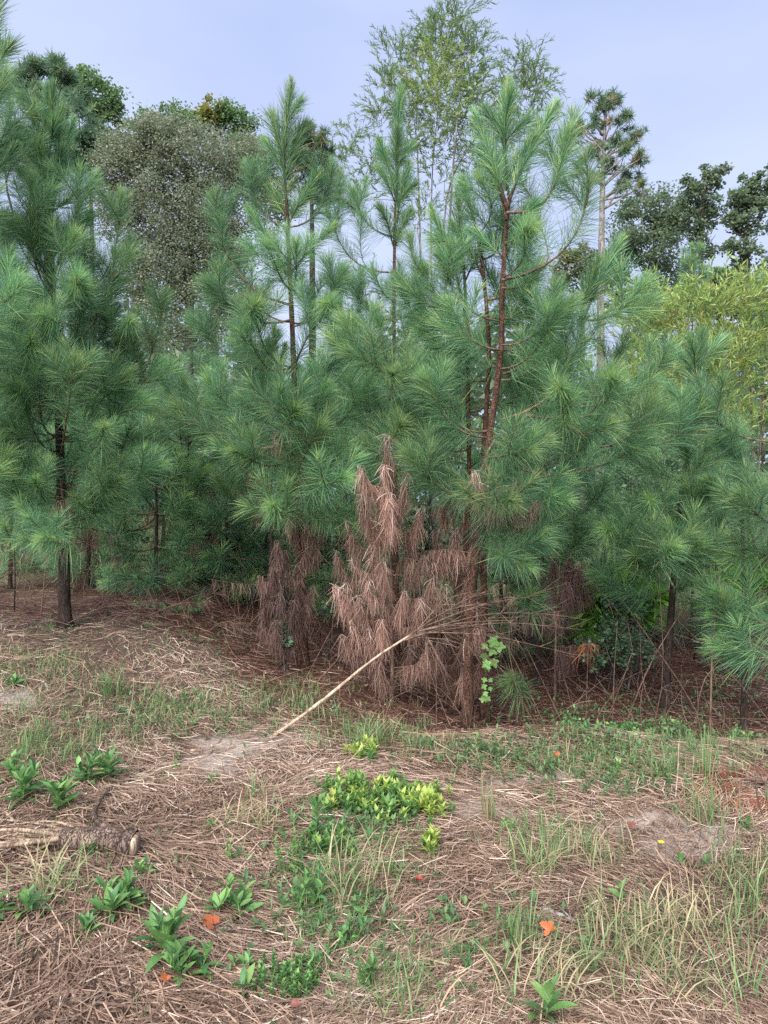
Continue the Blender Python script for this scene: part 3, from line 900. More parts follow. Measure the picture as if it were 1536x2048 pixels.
right_pine, et, dE = pine('pine with drooping tufts and a dark leaning trunk before the bushes at right', [(1328, 1418), (1338, 1280), (1352, 1100), (1368, 950), (1388, 820), (1404, 665)], .040, lead=.7, seed=18, skirt_n=1, env=[(0, .4), (.3, .55), (.5, .45), (.7, .2), (1, .1)], z0=1.5, per=3, whorl=.5, bark='bark_dark',
                          spec=[((1352, 1100), (1345, 1090), -.9), ((1355, 1080), (1215, 1055), -.3), ((1355, 1060), (1300, 1000), -.5), ((1360, 1020), (1420, 980), -.5), ((1350, 1120), (1270, 1110), -.6), ((1345, 1180), (1190, 1150), .1), ((1365, 960), (1250, 880), .1), ((1352, 1110), (1395, 1085), -.8),
                                ((1370, 940), (1470, 870), .0), ((1372, 920), (1330, 820), -.3)])
pine('pine mostly outside the right edge, only branch ends in view', [(1700, 1450), (1700, 1000), (1700, 700), (1700, 560)], .055, depth=5.9, env=[(0, .4), (.3, .5), (.5, .4), (.7, .25), (1, .1)], z0=1.2, seed=19, skirt_n=1, per=4, whorl=.42,
     spec=[((1580, 880), (1392, 790), .0), ((1585, 950), (1440, 880), .2), ((1590, 1040), (1480, 990), -.3), ((1595, 1290), (1440, 1290), .1), ((1595, 1250), (1450, 1190), .2), ((1590, 1100), (1465, 1080), .1)])
pine('thin pine pole with forked trunks at the far right edge', [(1487, 1440), (1490, 1300), (1486, 1100), (1480, 900)], .030, depth=6.2, lead=.4, env=[(0, .2), (.5, .4), (1, .2)], z0=1.0, seed=20, skirt_n=1, per=3, whorl=.5, bark='bark_dark',
     spec=[((1488, 1280), (1450, 1200), -.3), ((1488, 1250), (1540, 1210), -.1)])
pine('thin straight pine stem between the left pine and the pointed pine', [(382, 1212), (380, 1050), (376, 900), (370, 760)], .030, depth=9.4, lead=.7, env=[(0, .4), (.3, .75), (.6, .7), (.85, .4), (1, .15)], z0=.9, seed=21, per=4, bark='bark_dark')
pine('small bushy pine with a red brown skirt behind the left pine', [(250, 1190), (248, 1000), (244, 900), (240, 790)], .035, depth=10.2, lead=.6, env=[(0, .5), (.3, .9), (.6, .7), (1, .2)], z0=.5, seed=22, per=5, bark='bark_dark')
pine('thin dark pine stem just right of the dead clumps', [(1075, 1370), (1080, 1200), (1090, 1000), (1100, 800), (1110, 690)], .032, depth=7.6, lead=.5, env=[(0, .3), (.4, .6), (.7, .5), (1, .2)], z0=1.3, seed=23, skirt_n=1, per=4, bark='bark_dark', kind='near')
pine('slim pine stem close beside the pointed pine', [(545, 1300), (543, 1100), (541, 950), (536, 700)], .026, depth=8.2, lead=.5, env=[(0, .3), (.5, .6), (1, .2)], z0=1.3, seed=24, per=4, bark='bark_dark')
for root_, d_, pts_ in ((left_pine, dL, [(90, 1078, -1.3), (205, 855, -1.0), (130, 800, -1.1), (60, 685, -1.0), (155, 560, -.8), (230, 945, -.7), (85, 630, -1.0), (260, 640, -.2), (20, 770, -1.0), (330, 600, .1)]),
                         (centre_pine, dC, [(682, 958, -1.1), (735, 775, -.6), (512, 610, -.7), (655, 605, -.6), (420, 765, -.5), (545, 1010, -.9), (540, 490, -.5), (488, 655, -.9), (590, 820, -1.0), (455, 905, -.7), (640, 850, -1.0), (690, 1050, -.6)]),
                         (tall_pine, dA, [(1022, 1000, -1.0), (800, 850, .1), (1090, 1085, -.5), (1120, 775, -.7), (1222, 755, -.5), (885, 870, .1), (785, 745, -.4), (1060, 455, -.4), (1140, 1000, -.5), (1055, 1130, -.6), (1380, 835, -.1), (1025, 1360, -.1), (1060, 1190, -.3), (700, 640, .2)]),
                         (right_pine, dE, [(1342, 1092, -1.0), (1215, 1060, -.4), (1270, 1115, -.7), (1420, 985, -.6), (1300, 1000, -.6), (1455, 1200, -.5), (1180, 1150, -.2)])):
    for px, py, dd in pts_:
        if random.random() < .45: continue
        tipq = at(px, py, d_ + dd)
        place_branch(root_, tipq + np.array([random.uniform(-.22, .22), .26, -random.uniform(.0, .26)]), tipq, lead='tuft')
# ---- pines further back
back = [('pine showing through the gap left of the pointed pine', 440, 800, 11.5), ('distant pine low behind the left pine trunk', 60, 560, 12.5), ('distant pine between the pointed pine and the see-through pine', 690, 680, 12.0),
        ('distant pine just right of the slender centre trunk', 655, 730, 10.8), ('distant young pine behind the dead clumps', 860, 710, 12.8), ('distant pine behind the small bushy pine', 175, 700, 14.0),
        ('pale distant pine near the thin straight stem', 330, 830, 13.5), ('young pine rising over the willow brush under the tall bare pine', 1385, 485, 19.0), ('smaller young pine left of that over the willow brush', 1290, 545, 20.0),
        ('young pine at the right edge beyond the willow brush', 1525, 545, 19.0)]
for k, (lab, px, py, d) in enumerate(back):
    base = at(px, 1100, d)
    fy = 1000 + (CAM_Z - float(height(base[0], d))) * F / d
    pine(lab, [(px + random.uniform(-8, 8), fy), (px, (fy + py) / 2), (px, py)], .045, depth=d, lead=.8, env=[(0, .6), (.2, 1.0), (.45, .9), (.7, .6), (.9, .28), (1, .12)], z0=.5, seed=40 + k, per=4, whorl=.5, kind='far', bark='bark_dark')

for k, (lab, px, py, d) in enumerate([
    ('low dark young pine in shade just right of the left pine trunk', 175, 860, 9.6), ('low young pine in the shade left of the thin straight stem', 310, 880, 9.0), ('low young pine in shade right of the thin straight stem', 450, 860, 9.3),
    ('low young pine behind the small grey dead sapling', 530, 830, 9.9), ('low young pine behind the middle dead sapling', 690, 860, 9.4), ('low young pine behind the thick trunk foot', 1000, 880, 8.8),
    ('low young pine behind the dark brown dead sapling', 1130, 880, 9.4), ('low young pine behind the blue green bush', 1260, 860, 10.2), ('low young pine right of the leaning trunk', 1430, 900, 9.4), ('low young pine in shade at the far left', 20, 860, 10.0)]):
    base = at(px, 1100, d)
    fy = 1000 + (CAM_Z - float(height(base[0], d))) * F / d
    pine(lab, [(px, fy), (px + 3, (fy + py) / 2), (px, py)], .028, depth=d, lead=.4, env=[(0, .5), (.25, .75), (.6, .6), (1, .15)], z0=.3, seed=70 + k, per=4, whorl=.36, kind='far', bark='bark_dark', elev=(4, 50), skirt_n=2)

# ------------------------------------------------------------------ dead saplings and dead skirts
dead = thing('dead_pine', 'dead sapling hung with brown drooping needle clumps in the middle', 'dead tree', ground(785, 1405), 'dead pine saplings')
f0 = np.array(dead.location); dD = f0[1]
TPd = spline([f0 - [0, 0, .03], at(783, 1200, dD), at(778, 1000, dD), at(775, 905, dD)], 16)
mb = MB(); mb.tube(TPd - f0, np.linspace(.016, .005, 16), 7, .5, rough=.06, seed=3)
link('trunk', mb.mesh('dead_trunk', M['twig']), dead)
sdd = 500


def dtrunk(TP, z):
    return np.array([np.interp(z, TP[:, 2], TP[:, k]) for k in range(3)])


for tx, ty, dd in [(775, 868, -.62), (718, 930, -.55), (815, 945, -.5), (742, 1040, -.3), (795, 1010, -.3), (770, 930, -.6), (722, 985, -.5), (778, 985, -.55), (692, 1040, 0), (844, 1015, -.1), (850, 1110, -.25), (745, 1090, -.15), (765, 1120, -.3), (690, 1165, -.1), (668, 1170, 0), (715, 1190, -.2), (808, 1180, -.2),
                   (735, 1160, -.25), (870, 1150, -.3), (845, 1195, -.4), (890, 1170, -.2), (700, 1240, -.15), (760, 1240, -.2), (680, 1270, -.1), (860, 1280, 0), (885, 1275, 0), (820, 1290, .1), (755, 1320, -.1), (900, 1190, -.1),
                   (760, 980, -.1), (728, 1000, -.05), (825, 1060, 0), (785, 960, .1), (705, 1110, .05), (670, 1100, .15), (735, 1250, -.1), (775, 1200, -.1)]:
    B = at(tx, ty, dD + dd)
    A = dtrunk(TPd, max(B[2] - random.uniform(.14, .34), f0[2] + .1))
    dead_branch(dead, A, B, sdd, cover=random.uniform(.55, .85)); sdd += 1

dead2 = thing('dead_pine', 'dead sapling with brown clumps close against the thick reddish trunk', 'dead tree', ground(915, 1425), 'dead pine saplings')
f2 = np.array(dead2.location)
TP2 = spline([f2 - [0, 0, .03], at(910, 1200, f2[1]), at(905, 985, f2[1])], 14)
mb = MB(); mb.tube(TP2 - f2, np.linspace(.015, .005, 14), 7, .5, rough=.06, seed=4)
link('trunk', mb.mesh('dead_trunk', M['twig']), dead2)
for tx, ty, dd in [(903, 968, 0), (885, 1010, .1), (935, 1010, -.05), (912, 1060, -.1), (955, 1030, 0), (915, 1110, -.15), (932, 1118, -.1), (880, 1100, .1), (870, 1060, .15), (945, 1180, -.1), (965, 1175, .0), (900, 1240, .0), (950, 1240, .05), (925, 1290, -.25), (975, 1240, -.25), (950, 1200, -.3), (930, 1330, -.25), (965, 1320, -.25), (945, 1130, -.3), (890, 1330, .1), (940, 1310, .1), (960, 1290, .1)]:
    B = at(tx, ty, f2[1] + dd)
    A = dtrunk(TP2, max(B[2] - random.uniform(.14, .3), f2[2] + .1))
    dead_branch(dead2, A, B, sdd, cover=random.uniform(.55, .9)); sdd += 1

dead3 = thing('dead_pine', 'dark brown dead sapling hanging right of the twig fan', 'dead tree', ground(1110, 1400), 'dead pine saplings')
f3 = np.array(dead3.location)
TP3 = spline([f3 - [0, 0, .03], at(1112, 1250, f3[1]), at(1120, 1120, f3[1])], 12)
mb = MB(); mb.tube(TP3 - f3, np.linspace(.015, .005, 12), 7, .5, rough=.06, seed=5)
link('trunk', mb.mesh('dead_trunk', M['twig']), dead3)
for tx, ty, dd in [(1105, 1120, 0), (1140, 1115, .1), (1165, 1125, 0), (1190, 1115, .1), (1210, 1110, .1), (1135, 1165, -.1), (1100, 1170, .1), (1150, 1160, .1), (1120, 1210, 0), (1125, 1290, -.1), (1145, 1290, -.1), (1090, 1220, 0), (1175, 1155, 0), (1200, 1150, .1)]:
    B = at(tx, ty, f3[1] + dd)
    A = dtrunk(TP3, max(B[2] - random.uniform(.12, .25), f3[2] + .1))
    dead_branch(dead3, A, B, sdd, cover=.75, dens=1.0, mat='dead_dark'); sdd += 1
dead_branch(dead3, dtrunk(TP3, f3[2] + .45), at(1178, 1285, f3[1] - .4), sdd, cover=.2, dens=.32, mat='dead_red', spread=2.2); sdd += 1

dead4 = thing('dead_pine', 'small dead sapling of greyish brown tufts beside the pointed pine foot', 'dead tree', ground(568, 1345), 'dead pine saplings')
f4 = np.array(dead4.location)
TP4 = spline([f4 - [0, 0, .03], at(566, 1250, f4[1]), at(562, 1120, f4[1])], 12)
mb = MB(); mb.tube(TP4 - f4, np.linspace(.02, .006, 12), 7, .5, rough=.06, seed=6)
link('trunk', mb.mesh('dead_trunk', M['bark']), dead4)
for tx, ty, dd in [(520, 1150, .05), (545, 1135, -.1), (600, 1160, 0), (625, 1170, .05), (560, 1185, -.2), (590, 1200, -.15), (615, 1210, 0), (520, 1220, .1), (555, 1080, 0), (550, 1240, -.1), (580, 1250, 0), (570, 1100, .1)]:
    B = at(tx, ty, f4[1] + dd)
    A = dtrunk(TP4, max(B[2] - random.uniform(.12, .3), f4[2] + .1))
    dead_branch(dead4, A, B, sdd, cover=.7, dens=.8, mat='dead_dark'); sdd += 1
# brown needles caught round the pointed pine's trunk and the tall pine's foot
for tx, ty in [(600, 1000), (620, 1040), (585, 1050), (635, 1090), (612, 1100), (575, 1010), (645, 1050), (600, 905), (582, 765), (595, 1130)]:
    B = at(tx, ty, dC - .12); A = ct(B[2] - .12)
    dead_branch(centre_pine, A, B, sdd, cover=.8, dens=.8); sdd += 1
for tx, ty in [(1040, 960), (1080, 1000), (1000, 980), (950, 940)]:
    B = at(tx, ty, dA - .5); A = rt(B[2] - .1)
    dead_branch(tall_pine, A, B, sdd, cover=.6, dens=.8); sdd += 1
dead_branch(right_pine, et(1.0), at(1500, 1290, dE - .4), sdd, cover=.3, dens=.35, mat='dead_red', spread=2.0); sdd += 1

# ------------------------------------------------------------------ broad-leaved and far trees
def crown_points(blobs, d, g, sub=26, sub_r=.34, dz=1.0):
    """points gathered in clumps inside blobs given as pixel circles at depth d"""
    out = []
    for px, py, rx, ry, n in blobs:
        c = at(px, py, d); RX, RZ = rx * d / F, ry * d / F
        m = sub
        u = nrm(g.normal(size=(m, 3))) * (g.random(m)[:, None] ** .42)
        cc = c + u * np.array([RX, RX * dz, RZ])
        k = g.integers(0, m, n)
        rad = sub_r * min(RX, RZ) * g.uniform(.6, 1.3, m)
        out.append(cc[k] + g.normal(size=(n, 3)) * rad[k][:, None] * np.array([.6, .6, .42]))
    return np.concatenate(out)


def leafmesh(mb, P, L, W, g, updir=.5, droop=0.0):
    n = len(P)
    d = g.normal(size=(n, 3)); d[:, 2] = d[:, 2] * .6 - droop; d = nrm(d)
    nn = g.normal(size=(n, 3)) + np.array([0, 0, updir * 2]); s = nrm(np.cross(d, nn))
    mb.diamonds(P, d, s, L * g.uniform(.7, 1.25, n), W * g.uniform(.7, 1.25, n), np.clip(.45 + g.normal(size=n) * .25, 0, 1))


def limb_tree(label, cat_name, base_px, d, trunk_px, blobs, parts, bark, r0, seed, group=None, limbs=True, leaf_kind='leaf'):
    """trunk, limbs to every clump, and a crown of leaf-sized faces; parts: (material, leaf length, half width, share filter)"""
    g = np.random.default_rng(seed)
    base = at(base_px, 1000, d); base[2] = float(height(base[0], d)) - .05
    root = thing(cat_name, label, 'tree', base, group)
    pts = [base] + [at(px, py, d) for px, py in trunk_px]
    TP = spline(pts, 24)
    mb = MB()
    mb.tube(TP - base, np.linspace(r0, r0 * .18, 24), 8, .5, rough=.04, seed=seed)
    link('trunk', mb.mesh('trunk', M[bark]), root)
    if limbs:
        mb = MB()
        for px, py, rx, ry, n in blobs:
            c = at(px, py, d)
            z0 = max(min(c[2] - .35 * abs(c[0] - base[0]) - .5, TP[-1, 2]), base[2] + (TP[-1, 2] - base[2]) * .3)
            a = np.array([np.interp(z0, TP[:, 2], TP[:, k]) for k in range(3)])
            for q in range(3):
                e = c + g.normal(size=3) * np.array([rx, rx, ry]) * d / F * .45
                LP = spline([a, a + (e - a) * .5 + g.normal(size=3) * .15 - np.array([0, 0, .1]), e], 8)
                mb.tube(LP - base, np.linspace(r0 * .28, r0 * .05, 8), 5, g.random())
        link('limb', mb.mesh('limb', M[bark]), root)
    return root, base, g, TP


def hardwood(label, base_px, d, trunk_px, groups, bark, r0, seed, group=None, leaf=(.12, .04), name='hardwood_tree', sub_r=.34, sub=26):
    allb = [b for _, bl in groups for b in bl]
    root, base, g, TP = limb_tree(label, name, base_px, d, trunk_px, allb, None, bark, r0, seed, group)
    for mat, bl in groups:
        mb = MB()
        bl = [(*q[:4], int(q[4] * (1.05 if mat == 'oak' else 1.7))) for q in bl]
        P = crown_points(bl, d, g, sub, sub_r)
        leafmesh(mb, P - base, leaf[0] * .78, leaf[1] * .78, g)
        c = link('crown', mb.mesh('crown', M[mat]), root); stuff_part(c)
    return root


HW = 'broad-leaved trees behind the pines'
hardwood('tall green hardwood with a yellow topped crown behind the browning tree', 430, 34, [(430, 600), (430, 280)],
         [('maple', [(300, 265, 50, 40, 1500), (345, 245, 35, 30, 1000), (470, 250, 45, 45, 1800), (385, 245, 40, 35, 1000), (490, 300, 35, 50, 1000), (270, 310, 35, 40, 900)]), ('maple_yellow', [(430, 225, 32, 24, 1100), (400, 240, 30, 25, 500)])], 'bark_hard', .25, 61, HW, (.17, .06))
hardwood('wide round tree with browning grey leaves at upper left', 375, 24, [(378, 700), (382, 480), (388, 340)],
         [('brown_tree', [(370, 310, 95, 60, 5200), (270, 360, 75, 70, 4200), (460, 360, 75, 75, 4200), (365, 420, 110, 80, 6000), (290, 480, 60, 80, 3200), (455, 490, 60, 80, 3400), (250, 290, 45, 40, 2400), (500, 320, 45, 50, 2600), (320, 265, 55, 35, 2600), (225, 420, 50, 60, 2600), (370, 560, 90, 90, 4500), (320, 660, 60, 60, 1600), (430, 650, 60, 70, 1800), (540, 400, 45, 70, 2600), (225, 330, 40, 50, 2000), (410, 480, 80, 70, 4500), (330, 560, 70, 70, 3500), (480, 600, 60, 60, 2200), (270, 560, 40, 60, 1500)])],
         'bark_hard', .22, 62, HW, (.105, .038), sub=56, sub_r=.38)
hardwood('green leafy tree on the right side of the dark left pine top', 185, 30, [(185, 600), (180, 250)],
         [('maple', [(190, 200, 45, 55, 2000), (215, 260, 25, 50, 900), (160, 160, 35, 30, 900), (225, 215, 18, 40, 400)])], 'bark_hard', .2, 63, HW, (.16, .055))
hardwood('dark oak mass just right of the tall bare pine trunk', 1310, 38, [(1310, 600), (1308, 430)],
         [('oak', [(1290, 450, 70, 60, 3600), (1250, 500, 55, 70, 2600), (1340, 430, 55, 55, 2600), (1330, 510, 70, 60, 2600), (1270, 410, 40, 30, 900), (1210, 530, 50, 40, 1300), (1250, 590, 60, 40, 1800), (1330, 590, 70, 40, 2200)])], 'bark_hard', .25, 64, HW, (.20, .07))
hardwood('open dark oak with a high narrow top at the right', 1402, 34, [(1402, 560), (1405, 440), (1412, 350)],
         [('oak', [(1425, 355, 30, 25, 800), (1390, 390, 35, 30, 900), (1420, 415, 30, 35, 800), (1395, 450, 32, 28, 700), (1375, 360, 12, 10, 160), (1445, 340, 14, 12, 200), (1415, 490, 35, 30, 600), (1370, 420, 25, 25, 400)])], 'bark_hard', .16, 65, HW, (.20, .07), sub=16)
hardwood('dark oak cut by the right edge', 1492, 32, [(1492, 560), (1495, 440), (1500, 380)],
         [('oak', [(1500, 380, 45, 30, 1500), (1530, 370, 30, 40, 900), (1480, 420, 35, 35, 1000), (1515, 440, 45, 35, 1000), (1460, 440, 18, 15, 220), (1500, 510, 40, 40, 900), (1465, 490, 22, 20, 300)])], 'bark_hard', .2, 66, HW, (.20, .07), sub=18)
hardwood('low green treeline tree right behind the willow brush', 1440, 42, [(1440, 640), (1440, 570)],
         [('maple', [(1400, 575, 50, 30, 1500), (1460, 560, 45, 34, 1500), (1520, 585, 45, 34, 1400)]), ('oak', [(1380, 600, 60, 34, 1800), (1450, 605, 60, 34, 1800), (1520, 620, 50, 34, 1500)])], 'bark_hard', .2, 68, HW, (.22, .08))
hardwood('rusty tinged low tree left of the tall bare pine trunk', 1165, 32, [(1165, 620), (1165, 540)],
         [('brown_tree', [(1165, 520, 45, 28, 900), (1125, 550, 35, 30, 700)]), ('maple_yellow', [(1150, 510, 30, 16, 260)]), ('oak', [(1180, 570, 60, 40, 1500)])], 'bark_hard', .15, 67, HW, (.18, .06))


def far_pine(label, base_px, d, trunk_px, blobs, bark, r0, seed, group='tall pines in the distance', name='tall_pine', blade=(.30, .015), per=22, rusty=0.0, airy=1.0):
    root, base, g, TP = limb_tree(label, name, base_px, d, trunk_px, blobs, None, bark, r0, seed, group)
    mb = MB()
    P = crown_points([(*q[:4], max(6, int(q[4] * airy))) for q in blobs], d, g, 6, .34)
    n = len(P)
    a = nrm(g.normal(size=(n, 3)) + np.array([0, 0, .6]))
    k = np.repeat(np.arange(n), per)
    dd = nrm(a[k] * .55 + g.normal(size=(len(k), 3)) * .75)
    L = blade[0] * g.uniform(.6, 1.1, len(k))[:, None]
    b = P[k] + dd * .02
    Pm = np.stack([b, b + dd * L], 1) - base
    rn = np.clip(.45 + g.normal(size=n) * .2 + (g.random(n) < rusty) * .5, 0, 1)[k]
    mb.ribbons(Pm, perp(dd, g), np.array([blade[1], blade[1] * .3]), rn)
    c = link('crown', mb.mesh('crown', M['needle_far']), root); stuff_part(c)
    return root


far_pine('tall pine with a bare grey trunk and open tufted crown at right', 1200, 30, [(1202, 560), (1206, 350), (1212, 200)],
         [(1218, 205, 26, 18, 34), (1185, 215, 26, 20, 34), (1250, 240, 26, 20, 34), (1160, 245, 28, 20, 36), (1200, 245, 26, 16, 28), (1255, 275, 36, 16, 40), (1275, 265, 16, 14, 16), (1150, 275, 28, 14, 24), (1180, 300, 40, 20, 44), (1245, 310, 44, 22, 56), (1285, 320, 24, 16, 24), (1215, 340, 40, 14, 28), (1275, 350, 40, 20, 46), (1245, 380, 40, 18, 36), (1160, 330, 26, 20, 26), (1225, 190, 12, 8, 10)],
         'bark_grey', .20, 71, rusty=.14, airy=.75)
far_pine('dark dense pine crown topping the upper left corner', 95, 27, [(95, 500), (90, 200)],
         [(70, 150, 36, 30, 120), (115, 150, 40, 30, 130), (60, 200, 46, 40, 150), (130, 210, 60, 45, 200), (165, 260, 55, 50, 180), (100, 270, 60, 50, 170), (190, 300, 40, 45, 120), (150, 330, 60, 40, 120), (60, 300, 60, 60, 120)],
         'bark_dark', .24, 72)
far_pine('pine with rusty tufts just right of the pointed leader', 625, 28, [(625, 600), (622, 280)],
         [(612, 265, 22, 18, 40), (640, 280, 26, 22, 46), (600, 300, 28, 24, 46), (655, 310, 30, 22, 46), (625, 330, 40, 26, 60), (660, 345, 24, 20, 30), (600, 360, 35, 30, 40), (650, 390, 40, 30, 40)],
         'bark_dark', .2, 73, rusty=.25)


def lance_tree(label, name, cat, base_px, d, stems, blobs, mats, leaf, seed, twig_len=(.3, .6), r0=.045, droop=.5, per=(10, 18), bark='bark_grey', group=None, up=False, more=1.0):
    """slim stems with fine twigs carrying narrow hanging leaves; mats[k] goes with the blobs tagged k"""
    g = np.random.default_rng(seed)
    base = at(base_px, 1000, d); base[2] = float(height(base[0], d)) - .03
    root = thing(name, label, cat, base, group)
    TPs = []
    for st in stems:
        TP = spline([base + np.array([g.normal() * .08, g.normal() * .08, 0])] + [at(px, py, d + g.normal() * .2) for px, py in st], 22)
        mb = MB(); mb.tube(TP - base, np.linspace(r0, r0 * .12, 22), 7, .5, rough=.03, seed=seed)
        link('stem', mb.mesh('stem', M[bark]), root); TPs.append(TP)
    allS = np.concatenate(TPs)
    tw = MB(); lv = {}
    for bl in blobs:
        px, py, rx, ry, n = bl[:5]; mk = bl[5] if len(bl) > 5 else 0
        c = at(px, py, d); RX, RZ = rx * d / F, ry * d / F
        near = allS[np.argmin(np.linalg.norm(allS - (c - np.array([0, 0, RZ])), axis=1))]
        LP = spline([near, (near + c) / 2 + g.normal(size=3) * .06, c], 7)
        tw.tube(LP - base, np.linspace(r0 * .22, .004, 7), 4, g.random())
        for q in range(int(n * more)):
            u = nrm(g.normal(size=3)) * g.random() ** .5
            p0 = c + u * np.array([RX, RX, RZ])
            dr = nrm(np.array([u[0], u[1], (.7 if up else .15)]) + g.normal(size=3) * .45)
            tl = g.uniform(*twig_len)
            sg = np.linspace(0, 1, 5)[:, None]
            TPt = p0 + dr * tl * sg + np.array([0, 0, -1.0]) * droop * tl * sg ** 2
            tw.tube(TPt - base, np.linspace(.003, .0012, 5), 3, g.random(), cap=False)
            m = g.integers(*per)
            pos, T = polysample(TPt, np.linspace(.08, 1, m))
            R = perp(T, g); d_ = nrm(T * .75 + R * .6 + np.array([0, 0, -droop * .8 if not up else .25]))
            L = leaf[0] * g.uniform(.65, 1.15, m)
            s = perp(d_, g)
            K = np.stack([pos, pos + d_ * (L * .4)[:, None], pos + d_ * (L * .98)[:, None] + np.array([0, 0, -.12]) * L[:, None]], 1) - base
            lv.setdefault(mk, MB()).ribbons(K, s, np.array([leaf[1] * .4, leaf[1], leaf[1] * .1]), np.clip(.45 + g.normal() * .12 + g.normal(size=m) * .18, 0, 1))
    c = link('twigs', tw.mesh('twigs', M['twig']), root); stuff_part(c)
    for mk, mb in lv.items():
        c = link('foliage', mb.mesh('foliage', M[mats[mk]]), root); stuff_part(c)
    return root


lance_tree('tall slim willow with narrow hanging leaves rising highest in the sky', 'willow_tree', 'tree', 868, 13.5,
           [[(866, 800), (862, 500), (868, 300), (900, 40)], [(850, 800), (838, 400), (830, 250), (800, 130)], [(900, 800), (890, 420), (960, 260), (1040, 130)], [(880, 800), (905, 350), (925, 150), (935, 20)]],
           [(915, 40, 45, 36, 34), (880, 70, 48, 36, 34), (935, 100, 40, 44, 40), (860, 110, 50, 40, 40), (800, 110, 40, 28, 24), (900, 150, 60, 40, 50, 1), (850, 170, 60, 46, 52, 1), (780, 165, 30, 34, 24), (950, 170, 36, 40, 34), (880, 220, 60, 40, 44, 1), (820, 230, 50, 40, 40),
            (940, 235, 44, 44, 36), (770, 230, 28, 40, 20), (1045, 130, 40, 24, 26), (1070, 170, 34, 36, 28), (1030, 190, 36, 40, 28), (1060, 240, 40, 30, 24), (990, 240, 36, 40, 24), (880, 290, 56, 40, 34), (820, 300, 40, 50, 24), (950, 310, 44, 40, 24), (705, 262, 26, 16, 8), (700, 310, 20, 40, 9), (735, 330, 36, 44, 20), (890, 360, 60, 50, 24), (1010, 300, 40, 50, 20), (720, 400, 40, 50, 22), (850, 430, 60, 60, 24)],
           ['willow', 'willow_yellow'], (.105, .0074), 81, bark='bark_grey', per=(13, 22), r0=.03, droop=.28, up=True, more=1.9, twig_len=(.25, .5))
YW = 'yellow green willow brush at right'
for k, (lab, px, d, st, bl) in enumerate([
    ('yellow green willow shrub left of the others beyond the right pine', 1300, 10.5, [[(1300, 900), (1310, 700), (1300, 610)], [(1330, 900), (1345, 650)]], [(1300, 640, 55, 46, 38), (1340, 620, 45, 40, 30), (1290, 710, 50, 50, 30), (1340, 700, 50, 60, 34), (1270, 670, 30, 40, 18), (1310, 780, 60, 60, 30), (1250, 640, 30, 40, 18), (1290, 850, 60, 60, 26), (1240, 760, 40, 60, 22)]),
    ('tall yellow green willow shrub with stray orange leaves in the middle of the brush', 1400, 10.0, [[(1400, 900), (1410, 700), (1405, 590)], [(1430, 900), (1450, 640)]], [(1400, 620, 50, 46, 34), (1450, 610, 45, 40, 30), (1410, 690, 50, 56, 34), (1460, 690, 50, 56, 30), (1430, 760, 56, 50, 26), (1400, 820, 50, 60, 30), (1450, 860, 60, 50, 26), (1380, 740, 50, 60, 30)]),
    ('yellow green willow shrub touching the right edge', 1510, 10.2, [[(1505, 900), (1500, 700), (1505, 590)], [(1520, 900), (1535, 620)]], [(1500, 590, 40, 40, 28), (1540, 590, 40, 40, 24), (1490, 670, 46, 56, 28), (1535, 680, 46, 60, 28), (1510, 760, 56, 56, 24), (1460, 830, 60, 50, 26), (1525, 850, 50, 60, 26), (1480, 740, 50, 60, 26)])]):
    lance_tree(lab, 'willow_shrub', 'shrub', px, d, st, bl, ['willow_yellow'], (.115, .0095), 85 + k, droop=.15, r0=.02, bark='twig', group=YW, up=True, per=(11, 20), more=1.15)
lance_tree('pale green willow shrub seen low between the pointed pine and the see-through pine', 'willow_shrub', 'shrub', 730, 11.5, [[(730, 900), (735, 700), (730, 560)], [(745, 900), (760, 640)]],
           [(720, 600, 50, 60, 28), (760, 640, 50, 60, 28), (700, 680, 50, 60, 26), (760, 740, 60, 60, 26), (820, 760, 60, 50, 20)], ['willow'], (.10, .008), 89, droop=.2, r0=.02, bark='twig', up=True)


# ------------------------------------------------------------------ shrubs and brush in the middle distance
def bush(label, name, px, py, d, blobs, mat, leaf, seed, group=None, n_stem=7, sub=20):
    g = np.random.default_rng(seed)
    base = at(px, py, d); base[2] = float(height(base[0], d)) - .02
    root = thing(name, label, 'bush', base, group)
    mb = MB()
    for q in range(n_stem):
        b = blobs[q % len(blobs)]
        e = at(b[0] + g.normal() * b[2] * .4, b[1] + g.normal() * b[3] * .4, d + g.normal() * .2)
        s0 = base + np.array([g.normal() * .08, g.normal() * .08, 0])
        mb.tube(spline([s0, (s0 + e) / 2 + g.normal(size=3) * .06, e], 8) - base, np.linspace(.010, .003, 8), 5, g.random())
    link('stems', mb.mesh('stems', M['bark_hard']), root)
    mb = MB(); P = crown_points(blobs, d, g, sub, .30)
    P[:, 2] = np.maximum(P[:, 2], height(P[:, 0], P[:, 1]) + .02)
    leafmesh(mb, P - base, leaf[0], leaf[1], g, .9)
    c = link('foliage', mb.mesh('foliage', M[mat]), root); stuff_part(c)
    return root


